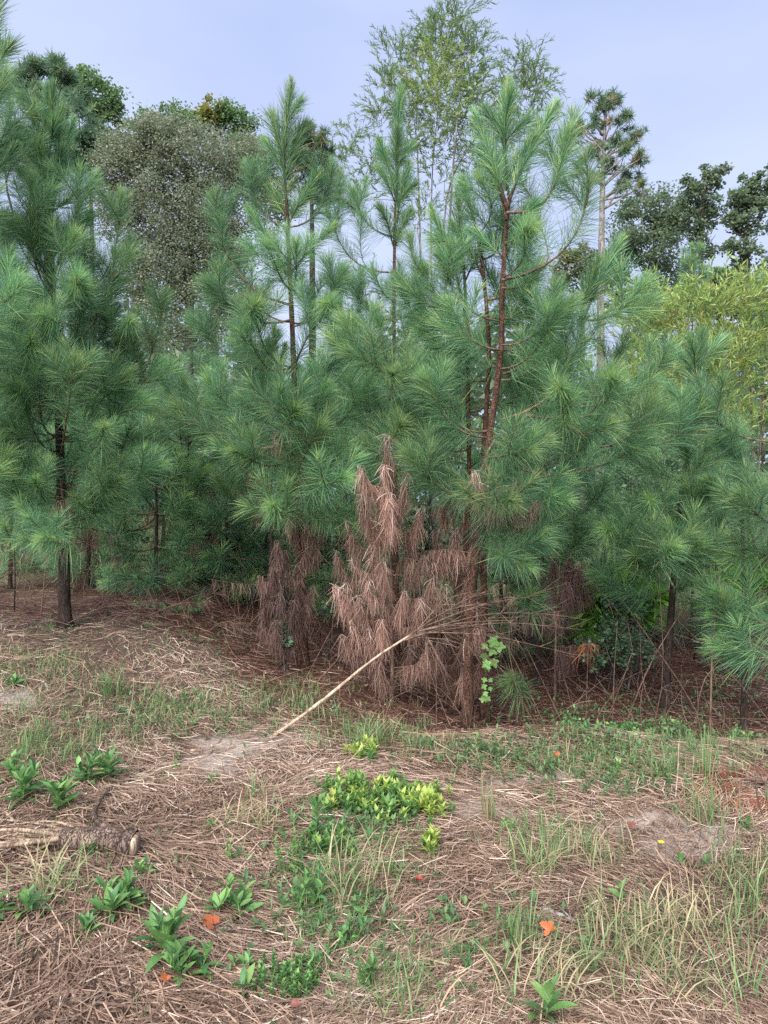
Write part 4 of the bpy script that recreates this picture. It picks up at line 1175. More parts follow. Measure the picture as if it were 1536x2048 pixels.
bush('blue green small leaved bush on dark stems under the right pine', 'leafy_bush', 1240, 1340, 7.3, [(1240, 1250, 50, 60, 900), (1215, 1290, 50, 40, 600), (1270, 1300, 50, 40, 600), (1180, 1310, 50, 30, 500), (1245, 1200, 35, 30, 350)], 'bush', (.045, .013), 101)
bush('bright green broad leaved plant glowing behind the blue green bush', 'leafy_bush', 1215, 1260, 8.0, [(1195, 1195, 40, 36, 190), (1240, 1180, 40, 40, 170), (1190, 1240, 36, 34, 170), (1290, 1200, 50, 44, 170), (1250, 1150, 50, 30, 110)], 'bright', (.20, .026), 102)
bush('bright green reedy plant near the right edge behind the thin stems', 'leafy_bush', 1490, 1240, 7.8, [(1490, 1160, 50, 60, 240), (1525, 1150, 40, 60, 170), (1460, 1220, 40, 40, 130)], 'bright', (.22, .016), 103)
bush('grey green bush filling the gap right of the leaning trunk', 'leafy_bush', 1420, 1250, 8.6, [(1390, 980, 45, 60, 700), (1440, 1020, 55, 60, 700), (1400, 1080, 50, 60, 600), (1460, 1120, 60, 60, 500)], 'bush', (.055, .017), 104)
bush('pale bush behind the wide right limbs of the tall pine', 'leafy_bush', 1230, 1250, 9.2, [(1230, 900, 50, 60, 600), (1290, 960, 60, 60, 600), (1200, 980, 60, 60, 500), (1340, 920, 50, 60, 450)], 'bush', (.06, .018), 105)
bush('dark green low bush on the bank edge under the right pine', 'leafy_bush', 1200, 1480, 5.6, [(1190, 1462, 40, 16, 420), (1240, 1468, 50, 16, 460), (1150, 1440, 25, 18, 150)], 'weed', (.035, .009), 106, n_stem=5)
bush('light green low bush on the bank edge near the thin pole', 'leafy_bush', 1330, 1470, 5.7, [(1300, 1462, 50, 16, 420), (1370, 1470, 50, 14, 380), (1340, 1450, 40, 14, 240)], 'maple', (.035, .009), 107, n_stem=5)
bush('scruffy low bush at the far right of the bank edge', 'leafy_bush', 1500, 1470, 5.6, [(1480, 1475, 40, 18, 320), (1520, 1490, 40, 18, 300)], 'maple', (.035, .009), 108, n_stem=5)
bush('green patch of leaves in the shade left of the pointed pine', 'leafy_bush', 320, 1300, 8.2, [(300, 1285, 50, 14, 300), (350, 1300, 50, 14, 260), (400, 1210, 20, 20, 130)], 'weed', (.05, .013), 109, n_stem=5)
bush('small dark leafy sprout at the foot of the pointed pine', 'leafy_bush', 572, 1320, 6.7, [(572, 1245, 14, 18, 60), (575, 1285, 14, 14, 50), (568, 1270, 12, 20, 40)], 'bush', (.06, .018), 110, n_stem=3)
bush('low leafy clump in shade left of the dead sapling', 'leafy_bush', 655, 1240, 7.4, [(655, 1215, 18, 10, 60)], 'bush', (.08, .02), 111, n_stem=3)
bush('yellowing undergrowth glimpsed between the centre trunks', 'leafy_bush', 880, 1150, 9.8, [(840, 800, 60, 60, 350), (900, 760, 50, 60, 300), (880, 850, 60, 60, 300), (1150, 720, 60, 50, 350), (1060, 780, 50, 60, 250)], 'maple', (.08, .018), 112)
bush('yellow green undergrowth seen under the left boughs of the pointed pine', 'leafy_bush', 410, 1190, 11.0, [(400, 1170, 40, 36, 220), (470, 1000, 60, 40, 260), (440, 930, 60, 40, 240), (520, 1080, 50, 40, 200)], 'bright', (.10, .016), 113)

for k, (lab, px, py, d, mat) in enumerate([
    ('dim green bush between the left pine and the thin straight stem', 215, 1060, 11.5, 'oak'), ('dim bush beyond the far left trunks', 40, 1040, 12.0, 'oak'), ('green bush low behind the thin straight stem', 400, 1080, 10.6, 'bush'),
    ('shaded bush behind the small grey dead sapling', 500, 1100, 10.2, 'oak'), ('shaded bush behind the middle dead sapling', 650, 1090, 10.0, 'oak'), ('bush seen between the dead sapling and the thick trunk', 840, 1080, 10.4, 'bush'),
    ('shaded bush right of the thick trunk', 1030, 1100, 9.8, 'oak'), ('bush behind the dark brown dead sapling', 1140, 1090, 10.2, 'bush'), ('dim bush at the far right behind the pole', 1480, 1090, 10.4, 'oak')]):
    gq = np.random.default_rng(2300 + k)
    bl_ = [(px + gq.normal() * 38, py + gq.normal() * 40, 42, 50, 260) for _ in range(6)]
    bush(lab, 'leafy_bush', px, py, d, bl_, mat, (.075, .024), 2400 + k, n_stem=8)

g2 = np.random.default_rng(33)
mb = MB(); n = 26000
x, y = sample_view(n, 12.5, 34, 1.1, 1.25, g2)
keep = g2.random(n) < .35 + .65 * (np.sin(1.1 * x + .3 * y) > -.2)
x, y = x[keep], y[keep]; n = len(x)
blades(mb, x, y, g2.uniform(.25, .95, n) * (.7 + .5 * np.sin(1.7 * x) * np.cos(1.3 * y)), g2.uniform(.004, .010, n) * (y / 14), g2.uniform(.05, .7, n), np.clip(.42 + .2 * np.sin(.8 * x + .5 * y) + g2.normal(size=n) * .2, 0, 1), g2)
o = link('field_brush', mb.mesh('field_brush', M['brush']))
tag(o, 'pale tall grass and brush in the clearing behind the pines', 'brush', kind='stuff')

mb = MB(); n = 40000                                # the far wood that closes the horizon
ax = g2.uniform(-1, 1, n); dy = g2.uniform(42, 58, n)
X = ax * dy * .75
top = 11 + 2.2 * np.sin(X * .31) + 1.0 * np.sin(X * .83 + 1) + .8 * np.sin(X * 1.7 + 2)
P = np.stack([X, dy, g2.random(n) ** .7 * top], -1)
leafmesh(mb, P, .62, .22, g2)
o = link('far_woods', mb.mesh('far_woods', M['oak']))
tag(o, 'dark far wood closing the view beyond the clearing', 'woods', kind='stuff')

g5 = np.random.default_rng(55)
mb = MB()
for q in range(620):
    y_ = g5.uniform(5.7, 12.0); x_ = g5.uniform(-.55, .55) * y_
    if y_ < edge_y(x_) + .3: continue
    b = np.array([x_, y_, float(height(x_, y_))])
    h_ = g5.uniform(.12, 1.0) * (1.4 if g5.random() < .25 else .7)
    e = b + np.array([g5.normal() * .35, g5.normal() * .35, h_])
    P = spline([b, (b + e) / 2 + g5.normal(size=3) * .10 * h_, e], 6)
    mb.tube(P, np.linspace(g5.uniform(.0025, .006), .0012, 6), 4, g5.random(), cap=False)
    for k in range(g5.integers(0, 4)):
        i = g5.integers(2, 5); dv = nrm(g5.normal(size=3) + [0, 0, .3]); ln = g5.uniform(.1, .35)
        mb.tube(np.array([P[i], P[i] + dv * ln * .5, P[i] + dv * ln - [0, 0, .05 * ln]]), [.002, .0016, .001], 3, g5.random(), cap=False)
o = link('dead_twigs', mb.mesh('dead_twigs', M['twig']))
tag(o, 'tangle of thin dead twigs standing in the litter between the trunks', 'twigs', kind='stuff')

pc = ground(275, 1235)
bp_ = thing('brush_pile', 'low red brown heap of dead pine boughs behind the left bank', 'brush pile', pc)
tw_, nd_ = MB(), MB()
for q in range(24):
    a = pc + np.array([g5.normal() * .38, g5.normal() * .35, 0]); a[2] = float(height(a[0], a[1])) + g5.random() * .10
    az = g5.random() * 6.283; ln = g5.uniform(.3, .8)
    e = a + np.array([math.cos(az) * ln, math.sin(az) * ln, g5.uniform(-.02, .22)]); e[2] = max(e[2], float(height(e[0], e[1])) + .02)
    P = spline([a, (a + e) / 2 + [0, 0, .06], e], 6)
    tw_.tube(P - pc, np.linspace(.006, .0015, 6), 4, g5.random(), cap=False)
    needle_shoot(nd_, P[2:] - pc, 50, .15, g5, .0018, 65, 30, droop=.05)
link('twigs', tw_.mesh('twigs', M['twig']), bp_)
stuff_part(link('dead_needles', nd_.mesh('dead_needles', M['dead_dark']), bp_))

# ------------------------------------------------------------------ fallen sapling with fan of twigs
foot = ground(540, 1478); dF = foot[1]
fs = thing('fallen_sapling', 'pale fallen sapling leaning from the bank into the dead clumps', 'fallen tree', foot)
tipp = at(846, 1254, dF + .45)
SP_ = spline([foot + [0, 0, .004], at(640, 1405, dF + .15), at(745, 1320, dF + .3), tipp], 20)
mb = MB(); mb.tube(SP_ - foot, np.linspace(.0135, .007, 20) * (1 + .10 * np.sin(np.arange(20) * 2.4)), 8, .6, rough=.09, seed=8)
link('stem', mb.mesh('stem', M['stalk']), fs)
g3 = np.random.default_rng(44)
for ex, ey, dd in [(960, 1205, .1), (1040, 1165, .3), (1130, 1230, .2), (1010, 1240, .0), (1080, 1190, .1), (1170, 1260, .3), (940, 1290, .1), (1030, 1275, .2), (900, 1180, .0), (1000, 1330, .2), (1110, 1300, .1), (880, 1330, .0)]:
    e = at(ex, ey, dF + .45 + dd)
    a = SP_[-1 - g3.integers(0, 4)]
    mb = MB()
    TPt = spline([a, a + (e - a) * .5 + np.array([0, 0, .05 + .03 * g3.normal()]), e], 10)
    mb.tube(TPt - foot, np.linspace(.006, .0015, 10), 5, g3.random())
    for q in range(7):
        i = g3.integers(3, 10); b = TPt[i]; dv = nrm(nrm(e - a) + g3.normal(size=3) * .4)
        mb.tube(np.array([b, b + dv * .14 + [0, 0, -.01], b + dv * .3 + [0, 0, -.04 + .04 * g3.normal()]]) - foot, [.0025, .0018, .001], 4, g3.random())
    link('twig', mb.mesh('twig', M['twig']), fs)

# bare thin stems in the understorey
for k, (lab, pts, d, r, mt) in enumerate([
    ('curved grey bare stem arching right of the vine', [(1100, 1330), (1010, 1285), (960, 1260), (880, 1230)], 5.9, .005, 'twig'),
    ('thin pale pole standing straight before the right bushes', [(1420, 1460), (1425, 1300), (1440, 1150)], 6.0, .011, 'twig'),
    ('slim bare stick slanting below the blue green bush', [(1250, 1440), (1300, 1330), (1370, 1210)], 6.3, .006, 'twig'),
    ('thin bare stem standing in the litter left of the fern clump', [(1225, 1440), (1228, 1350), (1235, 1240)], 6.3, .005, 'twig'),
    ('dark stem cluster leaning left behind the leaning trunk', [(1290, 1290), (1300, 1180), (1340, 1060)], 8.4, .018, 'bark_dark'),
    ('dark upright stem behind the blue green bush', [(1225, 1290), (1218, 1180), (1205, 1080)], 8.6, .014, 'bark_dark'),
    ('second dark stem leaning right behind the blue green bush', [(1262, 1290), (1280, 1180), (1310, 1090)], 8.6, .016, 'bark_dark'),
    ('leaning bare stick beside the left pine trunk', [(82, 1215), (90, 1150), (98, 1100)], 8.0, .008, 'twig'),
    ('knobbly dark stick standing left of the left pine', [(28, 1215), (30, 1150), (28, 1080)], 8.2, .010, 'bark_dark'),
    ('thin stick before the shaded straw bank at left', [(312, 1240), (305, 1200), (296, 1180)], 8.0, .005, 'stalk'),
    ('thin grey stem standing in the grass left of the small dead sapling', [(490, 1330), (482, 1260), (475, 1200)], 7.4, .005, 'twig'),
    ('pale straw stalk slanting over the yellow tipped shrub', [(655, 1590), (700, 1520), (772, 1440)], 4.2, .0035, 'stalk')]):
    b = at(*pts[0], d); base = b.copy(); base[2] = float(height(b[0], b[1]))
    P = spline([base - [0, 0, .02]] + [at(px, py, d) for px, py in pts[1:]], 14)
    mb = MB(); mb.tube(P - base, np.linspace(r, r * .35, 14), 6, .5, rough=.04, seed=k)
    gg = np.random.default_rng(600 + k)
    for q in range(5 if r < .012 else 8):
        i = gg.integers(5, 14); dv = nrm(gg.normal(size=3) * np.array([1, 1, .4]) + [0, 0, .6])
        ln = gg.uniform(.06, .25)
        mb.tube(np.array([P[i], P[i] + dv * ln * .5, P[i] + dv * ln + [0, 0, .02]]) - base, [r * .3, r * .2, .0008], 4, gg.random())
    o = link('bare_stem', mb.mesh('bare_stem', M[mt]), None, Vector(base.tolist()))
    tag(o, lab, 'stem', 'bare stems in the understorey')

# ------------------------------------------------------------------ splintered log
p0 = ground(268, 1716); p1 = ground(118, 1716); p2 = ground(-30, 1705)
lg = thing('broken_log', 'short thick brown log with a sawn end and splintered pale fibres at left', 'log', p0)
R = .058
A0 = p0 + [0, 0, R]; A1 = p1 + [0, .02, R + .012]
LP = spline([A0, (A0 + A1) / 2 + [0, .015, .006], A1], 14)
mb = MB(); mb.tube(LP - p0, np.linspace(R, R * .80, 14) * (1 + .06 * np.sin(np.arange(14) * 1.7)), 16, .5, rough=.045, seed=9, cap=False)
link('bark_body', mb.mesh('bark_body', M['log']), lg)
ax = nrm(A0 - A1)
mb = MB(); mb.tube(np.array([A0 - ax * .01, A0 + ax * .012, A0 + ax * .020]) - p0, [R * .93, R * .9, R * .5], 14, .5, rough=.06, seed=10)
link('cut_face', mb.mesh('cut_face', M['pale_wood']), lg)
g4 = np.random.default_rng(70)
for k in range(16):
    u = g4.normal(size=2) * .3
    st = LP[-1 - g4.integers(0, 5)] + np.array([0, u[0] * R, u[1] * R])
    ln = g4.uniform(.22, .62)
    dv = nrm(np.array([-1, g4.normal() * .26, g4.normal() * .06 - .03]))
    en = st + dv * ln; en[2] = max(en[2], float(height(en[0], en[1])) + .006 + g4.random() * .03)
    P = spline([st, (st + en) / 2 + g4.normal(size=3) * .028, en], 8)
    mb = MB(); mb.tube(P - p0, np.linspace(g4.uniform(.006, .014), .0015, 8), 5, g4.random(), rough=.08, seed=k)
    link('splinter', mb.mesh('splinter', M['pale_wood']), lg)
rb = spline([LP[3] + [0, .02, .02], ground(188, 1655) + [0, 0, .05], ground(205, 1610) + [0, 0, .04], ground(228, 1575) + [0, 0, .015]], 14)
mb = MB(); mb.tube(rb - p0, np.linspace(.016, .006, 14), 7, .5, rough=.05, seed=11)
link('side_branch', mb.mesh('side_branch', M['log']), lg)

# ------------------------------------------------------------------ sticks lying on the ground
STK = [('long thin dark stick running right of the log end', (230, 1652), (432, 1590), .006, 'twig'), ('short brown stick above the bare sand at left', (312, 1518), (372, 1504), .006, 'twig'), ('short grey stick right of the leafy weeds at left', (245, 1602), (290, 1625), .007, 'twig'),
       ('stout stick cut by the left edge above the log', (-10, 1620), (42, 1655), .010, 'pale_wood'), ('pale dry stick left of the orange maple leaf', (234, 1929), (328, 1922), .006, 'stalk'), ('brown stick touching the weed under the maple leaf', (262, 1882), (322, 1874), .006, 'twig'),
       ('grey brown stick right of the orange maple leaf', (422, 1898), (490, 1918), .005, 'twig'), ('long pale stick near the bottom centre left', (372, 2046), (482, 1966), .008, 'twig'), ('thin bowed stick under the twin weeds', (370, 1846), (520, 1842), .004, 'twig'), ('thick grey stick lying in the straw at right', (1085, 1832), (1190, 1862), .009, 'bark_grey'),
       ('pale flat stem in the straw at lower right', (1170, 1962), (1295, 1957), .005, 'stalk'), ('small plank like stick right of the yellow tipped shrub', (876, 1584), (948, 1588), .007, 'stalk'), ('dark thin stick along the bank edge in the centre', (830, 1492), (1005, 1522), .004, 'twig'), ('dark twig in the bottom left corner', (-5, 1995), (40, 2052), .008, 'bark_dark'),
       ('dark twig lying on the bank edge under the right pines', (1400, 1462), (1445, 1450), .007, 'twig'), ('fine stick crossing the straw left of centre', (250, 1660), (340, 1540), .004, 'twig'), ('reddish stick leaning among the weeds in the middle', (520, 1740), (562, 1640), .006, 'twig')]
for k, (lab, a, b, r, mt) in enumerate(STK):
    A = ground(*a); B = ground(a[0] + (b[0] - a[0]), min(b[1], 2090)); gg = np.random.default_rng(800 + k)
    n = 9; s = np.linspace(0, 1, n)[:, None]
    P = A + (B - A) * s; P[:, :2] += np.cumsum(gg.normal(size=(n, 2)) * .006, 0)
    P[:, 2] = height(P[:, 0], P[:, 1]) + r * .8 + .014 + np.abs(gg.normal(size=n)) * .004
    base = P[0].copy()
    mb = MB(); mb.tube(P - base, np.linspace(r, r * .6, n), 7, .5, rough=.08, seed=k)
    if k % 3 != 1:
        i = 5; dv = nrm(np.array([gg.normal(), gg.normal(), .3]))
        mb.tube(np.array([P[i], P[i] + dv * .03, P[i] + dv * .07]) - base, [r * .5, r * .4, r * .15], 5, .5)
    o = link('stick', mb.mesh('stick', M[mt]), None, Vector(base.tolist()))
    tag(o, lab, 'stick', 'sticks lying on the ground')

# upright dry stalks
for k, (lab, a, h, mt) in enumerate([('dry upright stalk beside the tall grass at right', (1350, 1600), .32, 'stalk'), ('pale broken stalk on the bank below the vine', (962, 1530), .18, 'stalk'), ('dark thin stalk standing before the low bush on the bank', (1078, 1555), .24, 'twig'),
                                     ('pale stub stalk at the bank edge in the centre right', (1140, 1530), .14, 'stalk'), ('thin red brown stalk at the far right edge', (1530, 1640), .25, 'twig'), ('leaning stalk stub in the near left straw', (205, 1960), .10, 'twig'), ('broken stub stalk near the bottom centre', (665, 2030), .12, 'twig'),
                                     ('pale forked stalk above the sandy patch', (935, 1570), .16, 'stalk'), ('thin pale stem above the grass at left', (255, 1440), .30, 'stalk')]):
    base = ground(*a); gg = np.random.default_rng(900 + k)
    t = base + [gg.normal() * .05, gg.normal() * .05, h]
    P = spline([base - [0, 0, .01], (base + t) / 2 + gg.normal(size=3) * .012, t], 9)
    mb = MB(); mb.tube(P - base, np.linspace(.005, .0025, 9), 6, .5, rough=.07, seed=k)
    for q in range(4):
        i = gg.integers(5, 9); dv = nrm(gg.normal(size=3) * .5 + [0, 0, .8]); mb.tube(np.array([P[i], P[i] + dv * .03]) - base, [.002, .0008], 4, .5)
    o = link('dry_stalk', mb.mesh('dry_stalk', M[mt]), None, Vector(base.tolist()))
    tag(o, lab, 'stalk', 'dry stalks standing on the bank')


# ------------------------------------------------------------------ grass tufts
def tuft(label, px, py, n, L, spread, rmean, seed, lean=(.05, .7), w=(.0013, .0032), az=None):
    g = np.random.default_rng(seed)
    b = ground(px, py)
    n = int(n * .72); L = L * .9
    x = b[0] + g.normal(size=n) * spread; y = b[1] + g.normal(size=n) * spread
    mb = MB()
    a = None if az is None else az + g.normal(size=n) * .6
    blades(mb, x, y, L * g.uniform(.45, 1.1, n), g.uniform(*w, n), g.uniform(*lean, n), np.clip(rmean + .06 + g.normal(size=n) * .24, 0, 1), g, K=5, az=a)
    mb.v = [v - b for v in mb.v]
    o = link('grass_tuft', mb.mesh('grass_tuft', M['grass']), None, Vector(b.tolist()))
    tag(o, label, 'grass', 'grass tufts on the bank')


for k, a in enumerate([
    ('dense dark green grass tuft on the left bank', 222, 1392, 150, .34, .05, .35, ), ('pale blue green grass tuft at the bank edge in the centre', 742, 1488, 190, .30, .07, .45), ('upright reddish green tuft beside the sandy patch', 980, 1640, 70, .26, .022, .72, (.02, .3)),
    ('tall upright green grass clump at right with a straw base', 1408, 1645, 90, .34, .05, .55, (.03, .45)), ('broad mixed green and straw tuft right of centre', 1185, 1722, 170, .25, .10, .68), ('large straw tuft with bright green blades at lower right', 1268, 1905, 170, .27, .08, .75),
    ('small tuft of upright blue green blades in the lower middle', 1032, 1900, 60, .30, .035, .45), ('arching green tuft at the right edge', 1500, 1800, 80, .28, .06, .55), ('straw coloured tuft left of the one at the right edge', 1385, 1870, 130, .26, .09, .85), ('drooping pale tuft below the broken log', 100, 1800, 120, .30, .06, .65, (.4, 1.0)),
    ('drooping straw and green tuft below the yellow tipped shrub', 710, 1770, 150, .30, .09, .68, (.3, 1.0)), ('long green blades in the bottom right corner', 1480, 2010, 40, .36, .10, .45, (.3, .9)), ('thin green blades at the bottom centre', 800, 2030, 60, .26, .06, .4), ('small spiky tuft above the middle weeds', 515, 1600, 40, .22, .03, .45),
    ('straw tuft in the middle of the near right ground', 1100, 1985, 150, .24, .08, .9, (.3, 1.1)), ('low straw clump at the bottom right', 1360, 1990, 100, .20, .12, .88, (.3, 1.1)), ('pale grass tuft on the far left bank', 60, 1420, 70, .22, .06, .6), ('straw tuft in the middle left', 500, 1655, 120, .24, .08, .88, (.3, 1.0)),
    ('green tuft beside the tall clump at right', 1330, 1560, 70, .25, .05, .4), ('yellowed tuft left of the broad mixed one', 1060, 1740, 90, .25, .06, .7, (.2, .9)), ('wispy tuft under the fallen sapling', 640, 1440, 60, .22, .07, .5), ('upright green tuft behind the low bushes at right', 1420, 1560, 40, .34, .03, .35, (.02, .25))]):
    tuft(a[0], a[1], a[2], a[3], a[4], a[5], a[6], 1000 + k, *(a[7:] or ((.12, 1.05),)))

# ------------------------------------------------------------------ broad leaved weeds: every leaf a part
LEAFS = []
for k in range(4):
    mb = MB(); K = 6; t = np.linspace(0, 1, K); gg = np.random.default_rng(1200 + k)
    arch = gg.uniform(.18, .45)
    P = np.stack([t * (1 - .12 * t), .03 * np.sin(3 * t + k), .10 * t - arch * t ** 2.2], -1)[None]
    wd = (.115 + .02 * k) * np.array([.12, .62, 1, .92, .55, .03])
    mb.folded(P, np.array([[0, 1.0, 0]]), np.array([[0, 0, 1.0]]), wd[None, :], .32, np.array([.15 + .25 * k]))
    LEAFS.append(mb.mesh('leaf', M['weed']))


def put(o, loc, xdir, up=(0, 0, 1), sc=1.0, roll=0.0):
    X = nrm(np.asarray(xdir, float)); Z = np.asarray(up, float) - X * np.dot(up, X)
    if np.linalg.norm(Z) < .05: Z = np.array([1.0, 0, 0]) - X * X[0]
    Z = nrm(Z); Y = np.cross(Z, X)
    Y, Z = Y * math.cos(roll) + Z * math.sin(roll), Z * math.cos(roll) - Y * math.sin(roll)
    m = Matrix(((X[0] * sc, Y[0] * sc, Z[0] * sc, loc[0]), (X[1] * sc, Y[1] * sc, Z[1] * sc, loc[1]), (X[2] * sc, Y[2] * sc, Z[2] * sc, loc[2]), (0, 0, 0, 1)))
    o.matrix_local = m
    return o


def weed(label, px, py, h, n_stem, n_leaf, leaf, seed, wide=1.0):
    g = np.random.default_rng(seed)
    n_leaf = int(n_leaf * 1.9) + 2
    b = ground(px, py)
    root = thing('broadleaf_weed', label, 'weed', b, 'broad leaved weeds on the bank')
    for s in range(n_stem):
        o0 = np.array([g.normal() * .025, g.normal() * .025, -.01]) if n_stem > 1 else np.array([0, 0, -.01])
        tp = o0 + np.array([g.normal() * .03, g.normal() * .03, h * g.uniform(.75, 1.05)])
        ST = spline([o0, (o0 + tp) / 2 + g.normal(size=3) * .006, tp], 8)
        mb = MB(); mb.tube(ST, np.linspace(.0032, .0018, 8), 5, .8)
        link('stem', mb.mesh('stem', M['weed']), root)
        a = g.random() * 6.28
        for q in range(n_leaf):
            f = .12 + .88 * q / max(n_leaf - 1, 1)
            p, T = polysample(ST, np.array([f]))
            a += 2.4 + g.normal() * .25
            el = math.radians(5 + 62 * f + g.normal() * 10)
            d = np.array([math.cos(a) * math.cos(el), math.sin(a) * math.cos(el), math.sin(el)])
            o = link('leaf', LEAFS[g.integers(0, 4)], root)
            put(o, p[0], d, sc=leaf * 1.03 * g.uniform(.55, 1.15) * (1 - .35 * f ** 3), roll=g.normal() * .3)


for k, a in enumerate([
    ('tall light green weed at the far left above the log', 58, 1605, .18, 3, 8, .14), ('bright green weed nearest above the log side branch', 122, 1622, .16, 2, 9, .125), ('leafy weed in the row above the log, right of the bright one', 172, 1568, .15, 3, 7, .115), ('last weed of the row above the log, toward the centre', 212, 1560, .15, 2, 8, .125),
    ('dark green rosette weed just below the log end', 236, 1830, .11, 4, 8, .11), ('small weed right of the dark rosette below the log', 282, 1830, .08, 1, 7, .085), ('sprawling weed left below the dark rosette', 198, 1850, .06, 1, 7, .085), ('pale weed at the left edge below the log', 30, 1840, .10, 2, 8, .11),
    ('weed with one bright yellow green leaf at lower left', 160, 1890, .06, 2, 6, .09), ('tall upright leaved weed beside the orange maple leaf', 330, 1912, .16, 3, 5, .14), ('large sprawling weed under the orange maple leaf', 385, 1975, .12, 3, 9, .10), ('left of the twin weeds in the middle left', 445, 1825, .10, 2, 7, .10),
    ('right of the twin weeds in the middle left', 494, 1845, .11, 2, 7, .095), ('upright single stemmed weed with broad leaves near the yellow tipped shrub', 630, 1692, .24, 1, 11, .105), ('small grey green weed low in the centre left', 484, 1985, .04, 1, 7, .09), ('bushy weed standing among thin stems left of centre', 600, 1835, .16, 4, 9, .075),
    ('single dock leaf plant under the yellow tipped shrub', 745, 1685, .03, 1, 5, .10), ('weed cut by the bottom edge right of centre', 1090, 2050, .12, 1, 8, .11), ('small weed with round leaves right of the maple leaf', 655, 1890, .07, 2, 7, .07), ('tiny seedling weed above the middle weeds', 435, 1660, .05, 1, 6, .06),
    ('small weed behind the upright grass at right of centre', 1245, 1815, .08, 1, 6, .07), ('low weed at the bank edge below the fallen sapling', 360, 1540, .05, 2, 6, .06), ('tiny light green weed at the left below the straw tuft', 148, 1800, .05, 1, 6, .06), ('low flat weed on the far left bank', 25, 1372, .05, 2, 8, .10),
    ('tall thin weed behind the bushy weed left of centre', 575, 1760, .2, 3, 10, .05), ('pale weed sprig on the right bank near the red needles', 1490, 1665, .06, 1, 7, .06), ('low weed beneath the lower middle straw', 700, 1900, .1, 3, 9, .055), ('weed among the grass at the bottom centre', 745, 1985, .1, 3, 9, .055),
    ('weed tucked under the cut end of the broken log', 300, 1760, .08, 2, 6, .07), ('leafy weed left of the clover like mat', 505, 1930, .06, 2, 6, .065), ('thin weed in the straw above the twin weeds', 470, 1735, .10, 2, 7, .05),
    ('small weed at the left edge above the log', 15, 1560, .12, 2, 7, .10), ('leafy weed between the bushy weed and the clover like mat', 640, 1930, .07, 3, 6, .06), ('low weed below the bare sand patch', 430, 1560, .06, 2, 6, .05), ('weed among thin blades right of the bushy weed', 700, 1830, .09, 2, 8, .06),
    ('slender weed by the crimson leaf', 800, 1760, .08, 2, 6, .05), ('small weed at the foot of the reddish upright tuft', 1010, 1665, .06, 2, 6, .05), ('low leafy weed on the bank edge left of the tall grass clump', 1230, 1545, .08, 3, 7, .06), ('low leafy weed on the bank edge below the vine', 960, 1500, .08, 3, 7, .055), ('low weed in the right bank straw near the flower', 1390, 1745, .06, 2, 6, .06)]):
    weed(*a, 1300 + k)

# ------------------------------------------------------------------ ground cover shrubs made of sprigs
SPRIG = {}
for key, mt, LL, WW, nl, hh in (('green', 'cover', .042, .0085, 12, .045), ('yellow', 'cover_yellow', .045, .009, 12, .045), ('fine', 'weed', .020, .0055, 22, .07)):
    for k in range(4):
        g = np.random.default_rng(1500 + k); mb = MB()
        mb.tube(np.array([[0, 0, -.03], [.003, .002, hh * .5], [.0, .004, hh]]), [.0018, .0015, .001], 4, .3)
        a = np.arange(nl) * 2.4 + g.normal(size=nl) * .2; f = np.linspace(.1, 1, nl)
        el = np.radians(8 + 58 * f + g.normal(size=nl) * 10)
        d = np.stack([np.cos(a) * np.cos(el), np.sin(a) * np.cos(el), np.sin(el)], -1)
        s = nrm(np.cross(d, [0, 0, 1.0])); up = np.cross(s, d)
        b = np.stack([0 * f, 0 * f, hh * f], -1)
        L_ = (LL * g.uniform(.75, 1.15, nl))[:, None]
        P = np.stack([b, b + d * L_ * .45 + up * .06 * L_, b + d * L_ - up * .08 * L_], 1)
        mb.folded(P, s, up, np.array([WW * .25, WW, WW * .08]), .3, np.clip(.25 + .5 * f + g.normal(size=nl) * .12, 0, 1))
        SPRIG.setdefault(key, []).append(mb.mesh('sprig', M[mt]))


def sprig_shrub(label, px, py, rx, ry, n, mix, seed, h=.05, sc=1.0):
    g = np.random.default_rng(seed)
    b = ground(px, py)
    root = thing('ground_cover_shrub', label, 'shrub', b, 'low ground cover shrubs')
    for q in range(n):
        r = math.sqrt(g.random()); a = g.random() * 6.283; r *= .72 + .38 * math.sin(3 * a + seed) * math.sin(2 * a + 1.3 * seed) + .18 * g.normal()
        p = ground(px + rx * r * math.cos(a), py + ry * r * math.sin(a))
        z = h * max(1 - r ** 2, .05) * g.uniform(.4, 1.1)
        key = mix(p, g, math.cos(a) * r)
        o = link('sprig', SPRIG[key][g.integers(0, 4)], root)
        put(o, p + [0, 0, z] - b, [math.cos(a * 3), math.sin(a * 3), g.normal() * .12], sc=sc * g.uniform(.75, 1.25))
    return root


sprig_shrub('low shrub with bright yellow green leaf tips in the centre', 812, 1618, 118, 50, 120, lambda p, g, u: 'yellow' if g.random() < .25 + .6 * max(u, 0) else 'green', 1601, h=.035)
sprig_shrub('dull green low shrub joining the left of the yellow tipped one', 700, 1605, 75, 45, 80, lambda p, g, u: 'yellow' if g.random() < .2 else 'green', 1602)
sprig_shrub('small yellow green shrub at the foot of the pale tuft', 735, 1515, 40, 16, 40, lambda p, g, u: 'yellow' if g.random() < .7 else 'green', 1603, h=.04)
sprig_shrub('tiny yellow green sprigs below the yellow tipped shrub', 865, 1705, 22, 18, 16, lambda p, g, u: 'yellow' if g.random() < .4 else 'green', 1604, h=.03)
sprig_shrub('clover like fine leaved mat at the bottom centre left', 590, 1985, 90, 50, 95, lambda p, g, u: 'fine', 1605, h=.012, sc=.75)
sprig_shrub('small fern leaved sprigs growing against the broken log', 190, 1715, 60, 10, 16, lambda p, g, u: 'fine', 1606, h=.01, sc=.7)
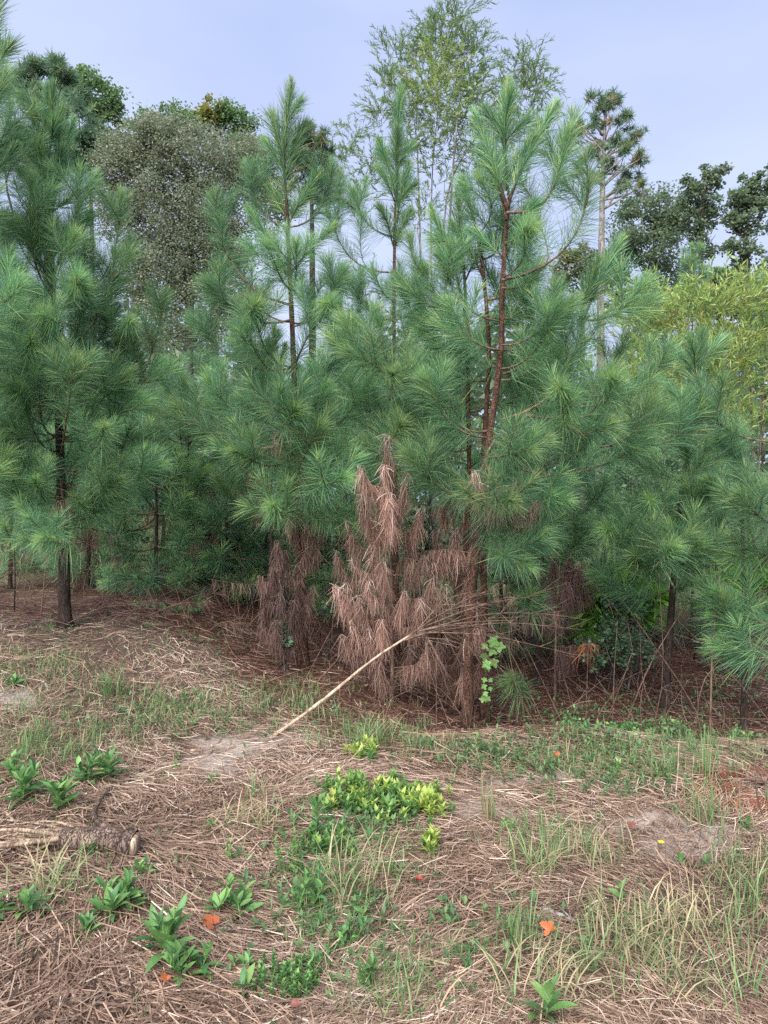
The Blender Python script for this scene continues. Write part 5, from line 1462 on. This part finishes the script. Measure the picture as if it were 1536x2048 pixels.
sprig_shrub('loose green ground cover under the upright broad leaved weed', 660, 1710, 70, 40, 60, lambda p, g, u: 'fine' if g.random() < .6 else 'green', 1607, h=.03)

# ------------------------------------------------------------------ heart leaved vine
HE = []
for k in range(3):
    a = np.linspace(0, 2 * np.pi, 31)[:-1]
    rr = .46 * (1 - .35 * np.sin(a)) * (1 + .26 * np.cos(5 * (a - np.pi / 2) + np.pi)) / 1.05
    V = np.stack([.30 + -rr * np.sin(a), rr * np.cos(a) * 1.05, .10 * np.cos(2 * a + k) * rr], -1)
    V = np.concatenate([V, [[.22, 0, -.03]]]); N = len(a)
    mb = MB(); mb.add(V, np.stack([np.arange(N), (np.arange(N) + 1) % N, np.full(N, N)], -1), .4 + .2 * k)
    HE.append(mb.mesh('leaf', M['vine']))
vb = ground(975, 1445)
vine = thing('climbing_vine', 'light green heart leaved vine hanging on the orange brown stem', 'vine', vb)
dv_ = vb[1] - .12
VP = spline([vb + [0, -.1, 0], at(977, 1400, dv_), at(968, 1360, dv_), at(978, 1310, dv_), at(985, 1275, dv_), at(1005, 1280, dv_ - .03)], 24)
mb = MB(); mb.tube(VP - vb, np.linspace(.003, .0015, 24), 5, .5)
link('stem', mb.mesh('stem', M['weed']), vine)
gv = np.random.default_rng(77)
for x_, y_, s_ in [(420, 1155, 1.5), (462, 1167, 1.4), (440, 1190, 1.2), (400, 1210, 1.1), (402, 1242, 1.2), (432, 1236, 1.2), (410, 1175, .9), (405, 1310, .7), (420, 1314, .6), (395, 1337, .75), (421, 1347, .6), (400, 1366, .7), (396, 1386, .8), (419, 1384, .9), (415, 1265, .7)]:
    P = at(768 + x_ / 2, 700 + y_ / 2, dv_ - .10 + gv.normal() * .03)
    o = link('leaf', HE[gv.integers(0, 3)], vine)
    put(o, P - vb, [gv.normal() * .5, -.35, -.8], up=(gv.normal() * .3, -1, .5), sc=.064 * s_)

# ------------------------------------------------------------------ fallen coloured leaves, flower, red dead branch
def lobed(name, mat, lobes, depth, seed):
    g = np.random.default_rng(seed); n = 60
    a = np.linspace(-np.pi, np.pi, n, endpoint=False)
    r = (1 - depth * (1 - np.abs(np.cos(a * lobes / 2)) ** .7)) * (.72 + .28 * np.cos(a)) * (1 + .07 * np.sin(a * lobes * 4))
    rings = [0.5, 1.0]; V = [[0, 0, 0]]
    for q in rings:
        for k in range(n): V.append([r[k] * q * math.cos(a[k]), r[k] * q * math.sin(a[k]), .16 * q * q * math.cos(2 * a[k] + seed) + .10 * q * math.sin(a[k] * 3 + seed)])
    j = np.arange(n); jn = (j + 1) % n
    mb = MB(); mb.add(np.array(V), [np.stack([0 * j, 1 + j, 1 + jn], -1), np.stack([1 + j, 1 + n + j, 1 + n + jn, 1 + jn], -1)], .5)
    mb.tube(np.array([[0, 0, .0], [-.4, .02, .02], [-.9, .08, .10]]), [.02, .018, .014], 5, .9)
    return mb.mesh(name, M[mat])


for k, (lab, px, py, s, mt, lo, dp) in enumerate([('large bright orange maple leaf lying by the leafy weed', 415, 1872, .075, 'orange_leaf', 5, .55), ('orange maple leaf lying in the straw at lower right', 1102, 1886, .070, 'orange_leaf', 5, .5), ('small orange red leaf near the bottom left weed', 333, 1986, .036, 'orange_leaf', 3, .3),
                                                  ('narrow crimson leaf among the straw in the centre', 836, 1782, .05, 'red_leaf', 1, .1), ('curled maroon leaf at the bottom edge', 1170 / 2 + 10, 2042, .034, 'maroon_leaf', 1, .1), ('dull brown red leaf near the sandy ground at right', 1265, 1672, .05, 'maroon_leaf', 3, .3), ('small orange leaf on the bank edge at right', 1112, 1525, .04, 'orange_leaf', 3, .3)]):
    b = ground(px, py); gg = np.random.default_rng(1700 + k)
    o = link('fallen_leaf', lobed('fallen_leaf', mt, lo, dp, k), None)
    az = gg.random() * 6.28; s *= .6
    put(o, b + [0, 0, .055], [math.cos(az), math.sin(az), gg.normal() * .15], up=(gg.normal() * .2, -.45, 1), sc=s)
    if mt == 'red_leaf': o.scale.y *= .35
    tag(o, lab, 'leaf', 'fallen coloured leaves')
b = ground(1322, 1702)
fl = thing('yellow_flower', 'single small yellow flower on the sandy ground at right', 'flower', b)
mb = MB(); mb.tube(np.array([[0, 0, -.01], [.004, 0, .02], [.0, .002, .04]]), [.0015, .0015, .0012], 5, .5); link('stem', mb.mesh('stem', M['weed']), fl)
mb = MB(); a = np.linspace(0, 6.283, 9)[:-1]
d = np.stack([np.cos(a), np.sin(a), .25 + 0 * a], -1)
mb.diamonds(np.tile([[0, 0, .04]], (8, 1)), nrm(d), np.stack([-np.sin(a), np.cos(a), 0 * a], -1), .018, .007, .5)
link('petals', mb.mesh('petals', M['yellow_petal']), fl)

rb_ = ground(1530, 1580)
rbt = thing('dead_pine_bough', 'fallen dead pine bough with rust red needles at the right edge', 'branch', rb_)
for k, (px, py) in enumerate([(1400, 1560), (1440, 1590), (1480, 1560), (1470, 1610), (1530, 1620), (1395, 1590), (1420, 1545), (1500, 1545), (1545, 1560)]):
    e = ground(px, py) + [0, 0, .05]; s0 = rb_ + [0, 0, .04]
    gg = np.random.default_rng(1800 + k)
    P = spline([s0, (s0 + e) / 2 + [0, 0, .03], e], 8)
    mb = MB(); mb.tube(P - rb_, np.linspace(.006, .002, 8), 5, .5)
    br = link('twig', mb.mesh('twig', M['twig']), rbt)
    mb = MB(); needle_shoot(mb, P[3:] - rb_, 95, .17, gg, .0013, 70, 35, droop=.04)
    V0 = mb.v[0] + rb_; V0[:, 2] = height(V0[:, 0], V0[:, 1]) + (V0[:, 2] - height(V0[:, 0], V0[:, 1])) * .4; V0[:, 2] = np.maximum(V0[:, 2], height(V0[:, 0], V0[:, 1]) + .004); mb.v[0] = V0 - rb_
    c = link('dead_needles', mb.mesh('dead_needles', M['dead_red']), br); stuff_part(c)

tri = sum(sum(len(p.vertices) - 2 for p in me.polygons) for me in []) if False else 0
print('objects', len(bpy.data.objects), 'polys', sum(len(me.polygons) for me in bpy.data.meshes))
